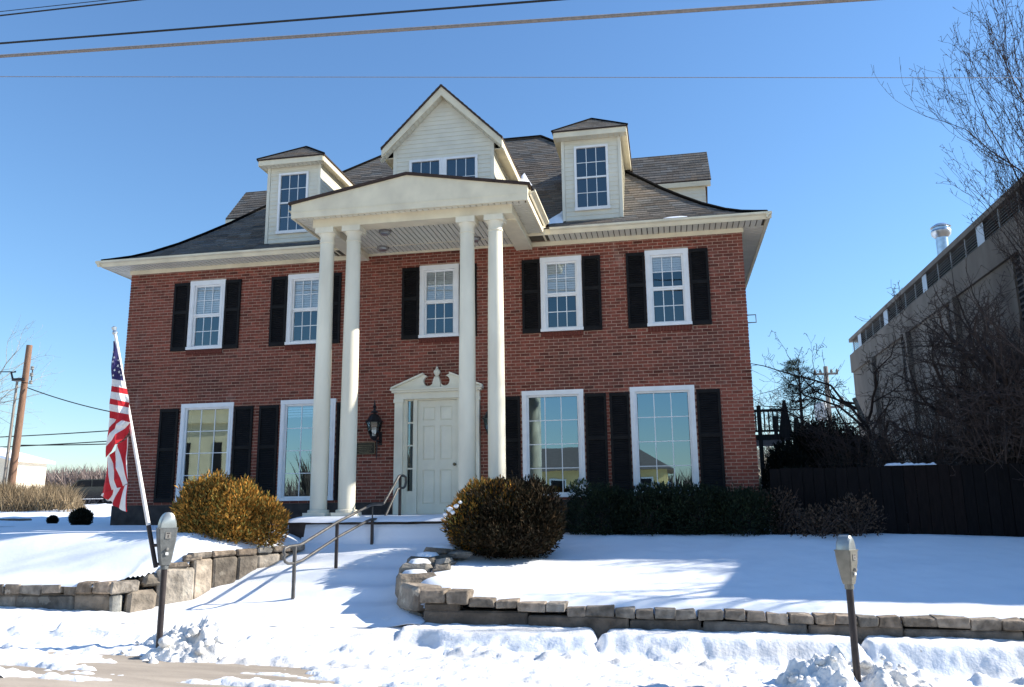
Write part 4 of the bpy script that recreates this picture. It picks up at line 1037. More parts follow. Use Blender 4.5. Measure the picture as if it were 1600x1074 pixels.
up=[((178.5,534),(183,534),(187,556),(178,552),B_c,0),((178,552),(187,556),(193,578),(177.8,574),B_c,0),((177.8,574),(193,578),(196,598),(178,594.7),B_c,0)]
L_=[594.7,605.7,614.7,625.7,634.6,645.4,656.5]; Rr=[598,610,619,631.7,640,651,663]; xl=[178,176.6,176,175.7,175,174.9,173.4]; xr=[196,198.7,199.6,201.7,203,204.3,205.6]
for k in range(6): up.append(((xl[k],L_[k]),(xr[k],Rr[k]),(xr[k+1],Rr[k+1]),(xl[k+1],L_[k+1]),W_ if k%2==0 else R_,0))
def q(*p): return [(125+a/3.2,594+b/3.2) for a,b in p]
def Q(a,b,c,d,mi,lay): return (*q(a,b,c,d),mi,lay)
mid=[Q((155,200),(186,203),(140,262),(143,235),W_,.0),Q((186,203),(217,209),(137,296),(140,262),R_,.0),Q((217,209),(258,222),(133,341),(137,296),W_,.0),Q((258,222),(250,270),(130,396),(133,341),R_,.0)]
bk_=[Q((150,205),(130,240),(118,380),(140,262),W_,.05),Q((156,160),(150,210),(128,250),(138,200),B_c,.05)]
low=[Q((130,396),(131,402),(150,553),(103,576),R_,.03),Q((131,398),(146,382),(188,546),(150,554),W_,.03),Q((146,382),(168,360),(211,536),(188,546),R_,.03),Q((168,360),(192,334),(235,520),(211,536),W_,.03),Q((192,334),(229,296),(235,500),(235,520),R_,.03),Q((229,296),(238,290),(238,440),(235,500),W_,.03)]
hem=[Q((103,572),(122,566),(108,586),(100,582),W_,.018),Q((122,566),(172,547),(138,601),(108,586),R_,.018),Q((172,547),(201,540),(168,622),(138,601),W_,.018),Q((201,540),(228,529),(199,640),(168,622),R_,.018),Q((228,529),(236,526),(229,655),(199,640),W_,.018),Q((236,526),(238,524),(232,657),(229,655),R_,.018)]
cloth(up+mid+bk_+low+hem).build('cloth',[FRED,FWHT,FBLU],T,smooth=False)
cl_=T.children[-1]
st=MB()
for px,py,s in [(181,552,2.0),(183.5,561,2.4),(188,565,2.0),(182,568,2.6),(187,574,2.8),(192.5,577,2.0),(183,581,2.6),(188.5,583.5,2.8),(193,589,2.2),(181,589.5,2.2)]:
    c=fxy(px,py,-.006); vs=[(c[0],c[1],c[2])]
    for k in range(10):
        a=math.pi/2+k*math.pi/5+px*.3; r=s*.0085*(1 if k%2==0 else .42); vs.append((c[0]+r*math.cos(a)*.9,c[1]-.004,c[2]+r*math.sin(a)))
    m=MB(); m.add(vs,[(0,1+k,1+(k+1)%10) for k in range(10)]); m.build('star',FWHT,cl_)

# ------------------------------------------------------------------ shovelled piles
def chunk(m,c,r):
    n=7; vs=[];fs=[]
    rings=[(0.45,-.8),(1,-.1),(.85,.5),(.35,.9)]
    for s,z in rings:
        for k in range(n): a=2*math.pi*k/n+z; q=r*s*random.uniform(.7,1.2); vs.append((c[0]+q*math.cos(a),c[1]+q*math.sin(a),c[2]+r*.8*z*random.uniform(.8,1.1)))
    for i in range(3):
        for k in range(n): fs.append((i*n+k,i*n+(k+1)%n,(i+1)*n+(k+1)%n,(i+1)*n+k))
    fs+= [list(range(n))[::-1],[3*n+k for k in range(n)]]; m.add(vs,fs)
def pile(x,y,z,rx,ry,h,seed,label,off=(0,0),post=(0,0)):
    t=thing('snow_pile',label,'snow pile',(x,y,z))
    n=120; xs=np.linspace(-1.25,1.25,n); X,Y=np.meshgrid(xs,xs); d=np.hypot(X-off[0]*np.exp(-X**2),Y-off[1])
    prof=np.clip(1-d,0,1)**.8
    lump=fbm(X*2.6+seed,Y*2.6,seed)*.50+np.abs(fbm(X*4.5+seed,Y*4.5,seed+1))*.34+fbm(X*10,Y*10,seed+2)*.16+fbm(X*24,Y*24,seed+3)*.05-.08
    Z=h*prof*(1+lump*1.3)+h*.22*lump*sstep(1.15,.8,d)-.10*sstep(.8,1.2,d)
    Z=Z*(1-.72*np.exp(-((x+X*rx-post[0])/.15)**2)*sstep(post[1]+.14,post[1]-.02,y+Y*ry))
    V=np.stack([x+X*rx,y+Y*ry,z+Z],-1).reshape(-1,3); I=np.arange(n*n).reshape(n,n)
    F=np.stack([I[:-1,:-1],I[:-1,1:],I[1:,1:],I[1:,:-1]],-1).reshape(-1,4); c=np.hypot(X,Y).reshape(-1)[F].mean(1); F=F[c<1.2]
    np_mesh('heap',V,F,SNOWP,t,smooth=True)
    m=MB()
    for k in range(60):
        a=random.uniform(0,6.28); r=random.uniform(.2,1.2)**.9; r_k=random.choice([.02,.03,.03,.05,.07,.09]) if r<.95 else random.choice([.012,.018,.025,.04])
        zz=z+h*max(0,1-r)**.8*1.0-r_k*.25
        if abs(x+math.cos(a)*r*rx-post[0])<.2 and y+math.sin(a)*r*ry<post[1]+.15: continue
        chunk(m,(x+math.cos(a)*r*rx,y+math.sin(a)*r*ry,zz),r_k)
    o=m.build('snow_clods',SNOWP,t,smooth=True,kind='stuff')
    try: bpy.context.view_layer.update()
    except Exception: pass
pile(-.60,-7.56,-1.67,.80,.56,.44,3,'lumpy pile of shovelled snow round the foot of the left parking meter',(.06,.05),(-.935,-7.5))
pile(6.85,-7.56,-1.88,.90,.56,.48,8,'lumpy pile of dirty snow round the foot of the right parking meter',(-.1,.05),(6.87,-7.5))

# ------------------------------------------------------------------ shrubs
def foliage(name,parent,lobes,n,ln,wd,pal,mat,up=.5,seed=0,depth=.35,kind=None,clump=0.,zmin=None,out=.7,low=False):
    """n leaf sprays (kite shaped) spread through the outer part of ellipsoid lobes"""
    g=np.random.default_rng(seed); vol=np.array([l[3]*l[4]*l[5] for l in lobes])**(2/3); ns=(n*vol/vol.sum()).astype(int)
    PP=[];NN=[]
    for (cx,cy,cz,rx,ry,rz),k in zip(lobes,ns):
        v=g.normal(size=(k,3)); v/=np.linalg.norm(v,axis=1)[:,None]; v[:,2]=np.where((v[:,2]<-.55)&(not low),-v[:,2],v[:,2])
        s=1-depth*g.random(k)**1.6
        bumps=1+.24*fbm(np.arctan2(v[:,1],v[:,0])*2.4+seed,v[:,2]*3,seed+3)+.16*fbm(np.arctan2(v[:,1],v[:,0])*6.5+seed,v[:,2]*8,seed+4)
        s=s*bumps
        PP.append(np.stack([cx+v[:,0]*rx*s,cy+v[:,1]*ry*s,cz+v[:,2]*rz*s],1)); NN.append(v)
    P=np.concatenate(PP);N=np.concatenate(NN); n=len(P)
    if zmin is not None: k=P[:,2]>zmin; P,N=P[k],N[k]; n=len(P)
    D=N*out+np.array([0,0,up])+g.normal(size=(n,3))*.38; D/=np.linalg.norm(D,axis=1)[:,None]
    S=np.cross(D,g.normal(size=(n,3))); S/=np.linalg.norm(S,axis=1)[:,None]
    l=ln*(.6+.8*g.random(n))[:,None]; w=wd*(.6+.8*g.random(n))[:,None]; B=np.cross(S,D)
    v0=P; v1=P+D*l*.45+S*w*.5+B*w*.12; v2=P+D*l; v3=P+D*l*.45-S*w*.5+B*w*.12
    V=np.stack([v0,v1,v2,v3],1).reshape(-1,3); F=np.arange(4*n).reshape(n,4)
    pal=np.array(pal); c=pal[g.integers(0,len(pal),n)]*(.7+.6*g.random(n))[:,None]
    if clump: q=fbm(P[:,0]*2.6+P[:,1]*1.3,P[:,2]*2.6+P[:,1],seed+9); c=c*(1+clump*q)[:,None]
    return np_mesh(name,V,F,mat,parent,tint=np.clip(c,0,1),kind=kind)
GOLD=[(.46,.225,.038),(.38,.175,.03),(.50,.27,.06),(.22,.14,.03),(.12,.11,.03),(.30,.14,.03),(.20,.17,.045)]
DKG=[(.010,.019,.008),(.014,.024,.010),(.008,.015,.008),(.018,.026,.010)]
GOLD_SHADE=[(.030,.019,.009),(.022,.016,.008),(.017,.016,.007),(.042,.024,.009),(.014,.012,.006)]  # golden foliage with deep shade painted into the colour
def stems(name,parent,base,tips,r=.012,mat=BARK,n=4):
    m=MB()
    for tp in tips:
        b=Vector(base)+Vector((random.uniform(-.08,.08),random.uniform(-.08,.08),0)); e=Vector(tp); mid=b.lerp(e,.5)+Vector((random.uniform(-.08,.08),random.uniform(-.08,.08),.06)); m.tube([b,mid,e],[r,r*.7,r*.35],n)
    return m.build(name,mat,parent)
def shrub(name,label,cat,loc,lobes,n,ln,wd,pal,mat,seed,group=None,inner=True,zmin=None,**k):
    t=thing(name,label,cat,loc,group); foliage('foliage',t,lobes,n,ln,wd,pal,mat,seed=seed,zmin=zmin,**k)
    tips=[]
    for c in lobes:
        for _ in range(8): tips.append((c[0]+random.uniform(-.6,.6)*c[3],c[1]+random.uniform(-.6,.6)*c[4],c[2]+random.uniform(.1,.7)*c[5]))
    stems('stems',t,(loc[0],loc[1],loc[2]-.1),tips,.018)
    return t
t=shrub('golden_shrub','broad golden brown evergreen shrub above the left stone wall','shrub',(-2.7,-3.3,-.5),
  [(-2.66,-3.55,-.04,.60,.68,.62),(-2.18,-3.55,-.06,.48,.62,.54),(-1.74,-3.45,-.22,.36,.44,.42),(-3.0,-3.4,-.12,.28,.5,.47),(-2.4,-3.72,-.3,.60,.42,.36)],34000,.075,.024,GOLD,ARBOR,5,zmin=-.72,clump=.9,low=True,up=.75)
t=shrub('shade_tinted_shrub','big round golden evergreen shrub right of the door, its leaves coloured dark for the shade','shrub',(2.45,-3.2,-.7),
  [(2.42,-3.2,-.18,.74,.72,.61),(2.86,-3.15,-.18,.47,.66,.62),(2.98,-3.2,-.36,.34,.6,.36),(2.12,-3.3,-.32,.64,.68,.46),(2.5,-3.3,-.40,.74,.72,.36)],30000,.075,.024,GOLD_SHADE,ARBOR,6,zmin=-.82,clump=.9,low=True,up=.7)
foliage('sunlit_tint_sprays',t,[(1.86,-3.35,-.25,.42,.48,.44),(2.0,-3.0,.0,.44,.56,.46),(2.35,-3.1,.05,.42,.52,.40)],11000,.075,.024,GOLD,ARBOR,seed=16,zmin=-.95,clump=.9,low=True,up=.75)  # lighter gold painted on as sunlight on the shrub's upper left
m=MB()
for c,r in (((1.62,-3.83,-.02),.06),((1.74,-3.86,.03),.05),((1.54,-3.80,-.10),.05),((1.68,-3.86,-.07),.045),((1.80,-3.86,.09),.035),((1.48,-3.76,-.15),.03)): chunk(m,c,r)
o=m.build('snow_clump',SNOW,smooth=True); tag(o,'small clump of snow caught in the shrub right of the door','snow')
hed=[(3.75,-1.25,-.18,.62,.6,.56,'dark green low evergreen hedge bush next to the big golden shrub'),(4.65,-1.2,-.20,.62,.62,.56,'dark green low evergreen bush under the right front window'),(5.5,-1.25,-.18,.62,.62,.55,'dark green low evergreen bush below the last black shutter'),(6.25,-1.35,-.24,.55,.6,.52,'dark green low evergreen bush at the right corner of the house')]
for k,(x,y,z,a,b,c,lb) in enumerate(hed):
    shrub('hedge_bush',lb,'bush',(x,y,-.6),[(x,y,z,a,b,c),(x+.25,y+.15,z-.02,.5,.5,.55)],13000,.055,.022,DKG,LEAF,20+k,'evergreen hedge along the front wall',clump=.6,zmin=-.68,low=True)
for k,(x,lb) in enumerate([(3.25,'sprig of broad snowy leaves poking up at the third ground floor window'),(4.75,'row of snowy leaf sprigs along the sill of the last ground floor window')]):
    t=thing('leafy_twigs',lb,'twigs',(x,-.5,.2)); foliage('leaves',t,[(x+.1,-.45,.30,.45 if k else .22,.15,.12 if k else .2)],140,.075,.04,[(.06,.08,.03),(.5,.55,.58),(.10,.12,.06)],LEAF,seed=40+k); stems('stems',t,(x,-.5,-.1),[(x+random.uniform(-.4,.5)*(1 if k else .5),-.45,.35) for _ in range(7)],.008)
DRY=[(.075,.048,.032),(.055,.037,.026),(.10,.065,.042),(.04,.028,.02)]
for k,(x,y,z,a,c,lb) in enumerate([(6.95,-1.35,-.22,.45,.50,'sparse shrub with dry tan leaves right of the house corner'),(7.5,-1.75,-.40,.45,.36,'low dry tan shrub standing forward in the snow beside the house corner'),(8.15,-1.65,-.30,.5,.45,'dry leafy shrub in front of the dark fence')]):
    t=thing('dry_shrub',lb,'shrub',(x,y,-.6)); foliage('dry_leaves',t,[(x,y,z,a,.4,c)],900,.055,.03,DRY,LEAF,seed=50+k,depth=.9,up=.2)
    stems('stems',t,(x,y,-.65),[(x+random.uniform(-1,1)*a,y+random.uniform(-.35,.35),z+random.uniform(.0,1)*c) for _ in range(26)],.010)
for x,y,r,lb in [(-8.70,.9,.22,'small round dark shrub in the snow left of the house'),(-11.2,3.0,.10,'tiny dark tuft of a shrub farther out in the snow on the left')]:
    shrub('ball_shrub',lb,'shrub',(x,y,float(z_lot(x,y))),[(x,y,z_lot(x,y)+r*.75,r,r,r*.9)],6000,.055,.026,[(.02,.02,.012),(.03,.027,.014),(.014,.017,.01)],LEAF,int(60+r*100),low=True)

# ------------------------------------------------------------------ dark board fence on the right
T=thing('board_fence','very dark wooden board fence in the shade right of the house','fence',(10.5,-1.0,-.6))
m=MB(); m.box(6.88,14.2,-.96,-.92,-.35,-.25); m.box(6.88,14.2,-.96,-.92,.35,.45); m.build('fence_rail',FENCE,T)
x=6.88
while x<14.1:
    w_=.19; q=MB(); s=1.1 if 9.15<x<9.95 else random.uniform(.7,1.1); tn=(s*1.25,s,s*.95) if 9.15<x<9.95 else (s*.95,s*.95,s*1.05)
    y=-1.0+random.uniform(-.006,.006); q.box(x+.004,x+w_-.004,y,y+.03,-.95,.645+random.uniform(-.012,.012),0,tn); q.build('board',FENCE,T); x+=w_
m=MB()
for x in (7.0,8.5,9.9,11.3,12.7,14.0): m.box(x-.05,x+.05,-.92,-.82,-.95,.62)
m.build('fence_post',FENCE,T,kind='stuff')
t=MB(); n_=22; R9=random.Random(5); hs=[.012]+[R9.uniform(.018,.05) for _ in range(n_-2)]+[.012]; vs=[]
for k in range(n_):
    x=8.88+k*.04; w_=.05+R9.uniform(0,.03)
    vs+=[(x,-1.01-w_*.3,.655),(x,-.99,.655+hs[k]),(x,-.92,.655+hs[k]),(x,-.89+w_*.3,.655)]
t.add(vs,[(a*4+b,(a+1)*4+b,(a+1)*4+b+1,a*4+b+1) for a in range(n_-1) for b in range(3)]+[(0,1,2,3),(n_*4-1,n_*4-2,n_*4-3,n_*4-4)])
o=t.build('snow_strip',SNOW,smooth=True); tag(o,'thin strip of snow lying on top of the dark board fence','snow')

# ------------------------------------------------------------------ neighbouring concrete building
T=thing('concrete_building','grey concrete building with a band of louvers under its roof, beyond the bare trees','building',(14.5,12,-1))
X0=14.0; YN,YF=.4,24.4
m=MB(); m.box(X0+.02,30,YN,YF,-1.2,7.02); m.box(X0+.5,30,YN+.3,YF-.3,7.021,7.62); m.build('wall',CONC,T)
m=MB(); m.box(X0-.13,X0+.019,YN-.02,YF+.02,6.14,7.0); m.build('upper_beam',CONC,T)
ysl=[(15.0,15.95),(9.86,10.6),(4.6,5.4),(1.0,1.7),(20.3,21.0)]
yy=YN; k=0
for a,b in sorted(ysl):
    q=MB(); q.box(X0-.05,X0+.018,yy+.02,a-.35,-1.2,6.13); q.build('wall_panel',CONC,T)
    q=MB(); q.box(X0-.22,X0+.017,a-.33,a-.03,-1.2,6.128); q.build('wall_fin',CONC,T)
    q=MB(); q.box(X0-.0,X0+.0199,a-.02,b+.02,4.1,6.12); q.build('slit_window',DARK,T)
    for z in np.arange(4.2,6.1,.16): q=MB(); q.box(X0-.03,X0-.001,a,b,z,z+.05); q.build('slat',CONCD,T)
    q=MB(); q.box(X0-.05,X0+.018,a,b,-1.2,4.09); q.build('wall_panel',CONC,T); yy=b+.03
q=MB(); q.box(X0-.05,X0+.018,yy,YF,-1.2,6.13); q.build('wall_panel',CONC,T)
m=MB(); m.box(X0+.30,X0+.34,YN+.3,YF-.3,7.022,7.62); m.build('louver_shadow_board',DARK,T)
for k in range(7):
    z=7.04+k*.082; q=MB(); q.add([(X0-.02,YN+.1,z),(X0-.02,YF-.1,z),(X0+.10,YF-.1,z+.05),(X0+.10,YN+.1,z+.05),(X0-.02,YN+.1,z-.012),(X0-.02,YF-.1,z-.012)],[(0,1,2,3),(4,5,1,0)]); q.build('louver_blade',LOUV,T)
y=YN+.4
while y<YF: q=MB(); q.box(X0-.035,X0-.005,y,y+.07,7.01,7.62); q.build('louver_post',LOUV,T); y+=1.28
for a,b in ((17.45,18.05),(12.25,12.72),(7.0,7.52),(22.2,22.8)): q=MB(); q.box(X0-.05,X0-.036,a,b,6.95,7.64); q.build('panel',PANELG,T)
m=MB(); m.box(X0-.10,30.2,YN-.1,YF+.1,7.63,7.80); m.build('coping',CONC,T)
T=thing('concrete_annex','low concrete wing in front of the neighbouring building','building',(17,.4,-1.2))
m=MB(); m.box(X0,26,-2.85,.25,-1.6,4.05); m.build('wall',CONC,T); m=MB(); m.box(X0-.1,26.1,-2.95,.25,4.051,4.22); m.build('coping',CONCD,T)
T=thing('vent_pipe','galvanised vent pipe with a round cap on the concrete building roof','vent pipe',(15.55,15.2,7.8))
m=MB(); m.lathe([(.21,7.8),(.21,9.95)],(15.55,15.2,0),18); smooth_by_angle(m.build('pipe',GALV,T))
m=MB(); m.lathe([(.22,9.75),(.33,9.85),(.36,9.98),(.33,10.05),(.30,10.06),(.30,10.12),(.36,10.16),(.20,10.28),(.02,10.32)],(15.55,15.2,0),18); smooth_by_angle(m.build('cap',GALV,T))

# ------------------------------------------------------------------ deck stairs behind the house
T=thing('deck_stairs','dark wooden deck with a railing and stair behind the right corner of the house','deck',(8.2,10,-.4))
m=MB(); m.box(7.2,8.75,9.6,12.5,1.95,2.12); m.build('platform',DECKW,T)
for x,y in ((7.9,9.65),(8.7,9.65),(8.7,12.3)): q=MB(); q.box(x-.06,x+.06,y-.06,y+.06,-.5,3.02 if x<8.5 else 2.95); q.build('post',DECKW,T)
m=MB(); m.box(7.2,8.76,9.6,9.68,2.82,2.90); m.box(7.2,8.76,9.6,9.68,2.2,2.26); m.build('rail',DECKW,T)
x=7.25
while x<8.7: q=MB(); q.box(x,x+.04,9.62,9.66,2.261,2.819); q.build('baluster',DECKW,T); x+=.13
m=MB(); m.prism([(8.42,2.0),(8.62,3.15),(8.70,3.15),(8.86,2.0)],9.5,9.58,'y'); m.prism([(8.9,2.6),(9.02,2.6),(9.2,.0),(8.6,-.4)],9.4,9.46,'y'); m.build('stair_stringer',DECKW,T)
for k in range(9): q=MB(); q.box(8.55,9.5,9.2-k*.25-.25,9.2-k*.25,1.9-k*.22,1.95-k*.22); q.build('tread',DECKW,T)

# ------------------------------------------------------------------ trees
def bare_tree(name,label,loc,h,spread,seed,mat,levels=5,nb=3,r0=.11,lean=(0,0,0),first=.25,droop=0.,group=None,cat='tree',cnt=None,bends=.22,up=.25,rs=.62,ls=(.55,.85),twigs=True,aim=None,tm=None,spur=1.):
    R=random.Random(seed); t=thing(name,label,cat,loc,group); tr=MB(); cr=MB(); tw=MB(); N=[0]
    def grow(p,d,L,r,lev):
        k=4 if lev<2 else 3; pts=[p];rad=[r]; dd=d.copy()
        for i in range(k):
            dd=(dd+Vector((R.gauss(0,bends)*(.35 if lev==0 else 1),R.gauss(0,bends)*(.35 if lev==0 else 1),R.gauss(0,bends)+up*.3-droop*lev*.12))).normalized()
            pts.append(pts[-1]+dd*(L/k)); rad.append(max(.0035,r*(1-(i+1)/k*.45)))
        m=tr if lev==0 else (cr if lev<3 else tw)
        m.tube(pts,rad,7 if lev==0 else (5 if lev<3 else 3),cap=False); N[0]+=1
        if lev>=1 and spur:
            for _ in range(int((3 if lev<3 else 2)*spur*(1+R.random()))):
                u=R.uniform(.15,1)*(k-.01); i=int(u); q=pts[i].lerp(pts[i+1],u-i); sdv=Vector((R.gauss(0,1),R.gauss(0,1),R.gauss(0,1)+.5)).normalized(); l=R.uniform(.05,.20)
                e=q+(sdv+dd*.4).normalized()*l; tw.tube([q,e],[.006,.004],3,cap=False)
                if R.random()<.5: tw.tube([e,e+sdv.orthogonal().normalized()*l*.35],[.0065,.005],3,cap=False)
        if lev>=levels: return
        n=(cnt[lev] if cnt else nb)
        for b in range(n):
            f=first+(1-first)*(b+R.random()*.8)/n if lev==0 else R.uniform(.25,1.0)
            f=min(f,.999); i=int(f*k); u=f*k-i; q=pts[i].lerp(pts[i+1],u); rr=(rad[i]*(1-u)+rad[i+1]*u)
            base=(pts[i+1]-pts[i]).normalized(); side=Vector((R.gauss(0,1),R.gauss(0,1),R.gauss(0,.6)))
            side=(side-base*side.dot(base)).normalized()
            if aim is not None and lev<2: side=(side+Vector(aim)*.5).normalized()
            nd=(base*R.uniform(.5,1.0)+side*spread*R.uniform(.6,1.15)+Vector((0,0,up))).normalized()
            grow(q,nd,L*R.uniform(*ls),max(.0038,rr*rs*R.uniform(.8,1.1)),lev+1)
        if lev>0: grow(pts[-1],(dd+Vector((R.gauss(0,.2),R.gauss(0,.2),R.gauss(0,.2)))).normalized(),L*.6,max(.0035,rad[-1]*.9),lev+1)
    grow(Vector(loc),Vector((lean[0],lean[1],1)).normalized(),h*.42,r0,0)
    tr.build('trunk',tm or mat,t,smooth=True); cr.build('branches',mat,t,smooth=True)
    if tw.f: tw.build('twigs',mat,t,kind='stuff')
    return t
bare_tree('bare_tree','tall bare tree whose fine branches rise over the concrete building at the right edge',(13.7,1.5,-.8),11.6,.58,4,BARK,levels=5,cnt=[8,4,4,3,1],r0=.13,first=.50,aim=(-.4,.1,.2),up=.38,bends=.13,ls=(.52,.75),spur=.8)
bare_tree('bare_tree','slender bare tree beside the low concrete wing, throwing streaky shade on the lawn',(12.75,-2.35,-1.0),8.6,.7,57,BARK,levels=4,cnt=[9,4,4,3],r0=.11,first=.38,up=.35,bends=.15,spur=.6,ls=(.4,.6))
bare_tree('bare_tree','bare tree with a mottled pale trunk before the concrete building',(9.95,3.2,-.6),7.4,.9,12,BARK,levels=4,cnt=[9,4,3,2],r0=.085,first=.30,spur=.6,ls=(.4,.6),up=.05,bends=.2,tm=BARK2,aim=(.35,-.2,-.1))
bare_tree('bare_tree','low spreading bare tree with a dark tangle of branches by the fence',(11.9,1.2,-.7),6.6,1.0,23,BARK,levels=5,cnt=[9,5,4,3,2],r0=.19,first=.22,up=.03,bends=.18,aim=(-.5,0,-.1),ls=(.5,.75),spur=.6,rs=.68)
bare_tree('bare_tree','dark twiggy tree crowding the concrete wall near the right edge',(13.0,4.4,-.7),8.2,1.0,31,BARK,levels=4,cnt=[9,4,3,3],spur=.5,ls=(.45,.7),r0=.15,first=.3,up=.12,bends=.2,aim=(-.3,-.2,0))
bare_tree('bare_tree','pale bare tree at the left edge behind the utility pole',(-34.6,22,.2),13,.8,44,BARK2,levels=4,spur=.4,cnt=[9,4,3,3],r0=.2,first=.25,up=.15)
for k,(x,y,h) in enumerate([(10.0,26,6.5),(12.8,29,6.8),(15.6,34,7.5)]):
    bare_tree('bare_tree',['thin bare tree far behind, left of the pine','thin bare tree far behind between the pine and the utility pole','thin bare tree far behind, right of the utility pole'][k],(x,y,-.1),h,.8,70+k,BARK2,levels=3,spur=0,cnt=[9,5,4],r0=.10,first=.2,up=.2,group='far bare trees on the right')
# pine
def pine(loc,h,seed,label):
    g=random.Random(seed); t=thing('pine_tree',label,'tree',loc); m=MB(); m.tube([loc,(loc[0]+.1,loc[1],loc[2]+h)],[.16,.03],7); m.build('trunk',BARK,t)
    lobes=[];b=MB()
    z=loc[2]+h*.3
    while z<loc[2]+h:
        f=1-(z-loc[2]-h*.3)/(h*.7); L=.35+1.7*f*g.uniform(.7,1.1)
        for k in range(g.choice([3,4])):
            a=g.uniform(0,6.28); e=(loc[0]+math.cos(a)*L,loc[1]+math.sin(a)*L,z+g.uniform(.0,.35)); b.tube([(loc[0]+.05,loc[1],z-.1),e],[.035,.012],4,cap=False)
            for s in (.55,.85,1.0): lobes.append((loc[0]+math.cos(a)*L*s,loc[1]+math.sin(a)*L*s,z+.1+.1*s,.28,.28,.17))
        z+=.36
    b.build('branches',BARK,t); foliage('needles',t,lobes,7000,.16,.02,[(.035,.06,.035),(.05,.08,.05),(.025,.045,.03),(.07,.10,.07)],LEAF,seed=seed,depth=.9,up=.3)
pine((11.0,22,-.1),6.2,3,'green pine standing behind the house on the right')
EVG=[(.014,.018,.011),(.02,.022,.014),(.010,.013,.009),(.026,.024,.016)]
for k,(x,y,r,h,lb) in enumerate([(8.55,4.6,.75,2.5,'tall dark evergreen shrub close behind the right corner of the house'),(9.3,4.4,.55,2.35,'narrow dark evergreen behind the dry shrubs'),(9.35,7.2,.8,2.9,'wide dark evergreen shrub under the deck stair'),(10.3,6.4,.8,2.3,'dark rounded evergreen left of the mottled tree'),(7.55,.9,.55,1.25,'low dark evergreen at the right corner of the house'),(8.3,.2,.6,1.05,'low dark evergreen where the fence begins'),(7.75,3.4,.55,1.9,'dark evergreen shrub against the house side wall')]):
    shrub('evergreen_shrub',lb,'shrub',(x,y,-.6),[(x,y,-.6+h*.5,r,r*.9,h*.52)],8000,.10,.03,EVG,LEAF,80+k,'dark evergreens beside the house',depth=.6,out=.4)
for k,(x,y,lb) in enumerate([(8.9,1.3,'leafless dark thicket shrub left of the mottled tree'),(9.9,.6,'leafless dark thicket shrub behind the fence start'),(11.1,-.3,'leafless dark thicket shrub behind the middle of the fence'),(12.3,.3,'leafless dark thicket shrub behind the right part of the fence'),(10.6,1.6,'tall leafless thicket shrub to the right of the mottled tree'),(11.7,2.4,'tall leafless thicket shrub under the tangled tree'),(12.9,1.6,'tall leafless thicket shrub at the right edge below the concrete wall')]):
    t=thing('thicket_shrub',lb,'shrub',(x,y,-.6),'bare thicket behind the fence'); g=random.Random(90+k); m=MB()
    for _ in range(130):
        a=g.uniform(0,6.28); L=g.uniform(.3,1.2); z=g.uniform(.9,2.4)*(1.45 if k>3 else 1); b=Vector((x+g.uniform(-.25,.25),y+g.uniform(-.25,.25),-.65)); e=Vector((x+math.cos(a)*L,y+math.sin(a)*L,-.6+z)); q=b.lerp(e,.5)+Vector((0,0,.18)); m.tube([b,q,e],[.012,.009,.004],3,cap=False)
        for _ in range(4): u=g.uniform(.5,1); p=q.lerp(e,u); m.tube([p,p+Vector((g.gauss(0,.22),g.gauss(0,.22),g.uniform(.0,.3)))],[.005,.003],3,cap=False)
    m.build('stems',BARK,t)
    foliage('dry_leaves',t,[(x,y,.35,.7,.6,.8)],700,.06,.03,EVG+[(.06,.045,.03)],LEAF,seed=95+k,depth=.9)

# ------------------------------------------------------------------ utility poles and wires
def upole(name,label,p0,p1,r,mat): 
    t=thing(name,label,'utility pole',p0); m=MB(); m.tube([p0,p1],[r,r*.72],12); smooth_by_angle(m.build('pole',mat,t),60); return t
T=upole('utility_pole','leaning reddish wooden utility pole at the left with a small transformer bracket',(-28.05,20.2,-.2),(-27.62,20,8.65),.20,POLEWD)
m=MB(); m.tube([(-28.30,20.0,-.2),(-27.93,19.78,6.7)],[.085,.06],8); m.build('brace',POLEG,T)
m=MB(); m.box(-28.25,-27.6,19.75,20.1,6.75,6.88); m.tube([(-28.3,19.9,6.8),(-28.45,19.9,7.2),(-28.2,19.9,7.25)],.05,6); m.build('bracket',DKPOLE,T)
for z in (6.55,6.95,7.3): m=MB(); m.lathe([(.05,0),(.10,.03),(.06,.1),(.10,.14),(.04,.2)],(-27.22,19.9,z),8); m.build('insulator',LOUV,T)
m=MB(); m.tube([(-27.7,19.9,6.65),(-27.2,19.9,6.6),(-27.2,19.9,7.5)],.03,5); m.build('insulator_arm',DKPOLE,T)
T=upole('utility_pole','distant grey utility pole with a crossarm and transformer, right of the pine',(14.05,32,-.2),(14.12,32,7.7),.17,POLEG)
m=MB(); m.box(13.45,14.75,31.88,31.96,7.2,7.32); m.build('crossarm',POLEG,T)
m=MB(); m.lathe([(.32,0),(.34,.05),(.34,.95),(.30,1.0),(.08,1.02)],(13.62,31.8,4.6),14); smooth_by_angle(m.build('transformer',PANELG,T))
for x in (13.5,13.8,14.4,14.7): m=MB(); m.lathe([(.05,0),(.09,.06),(.05,.16),(.02,.22)],(x,31.9,7.32),8); m.build('insulator',LOUV,T)
m=MB(); m.box(14.15,14.9,31.9,32.1,5.3,5.42); m.lathe([(.12,0),(.14,.4),(.05,.5)],(14.8,31.9,5.4),8); m.build('cutout',LOUV,T)
def wire(label,p0,p1,r,sag=.0,mat=WIRE,n=25):
    p0,p1=Vector(p0),Vector(p1); pts=[p0.lerp(p1,k/(n-1))-Vector((0,0,sag*4*(k/(n-1))*(1-k/(n-1)))) for k in range(n)]
    m=MB(); m.tube(pts,r,5); o=m.build('wire',mat,smooth=True); tag(o,label,'wire','overhead wires'); return o
def ext(a,b,s0,s1): a,b=Vector(a),Vector(b); return a.lerp(b,s0),a.lerp(b,s1)
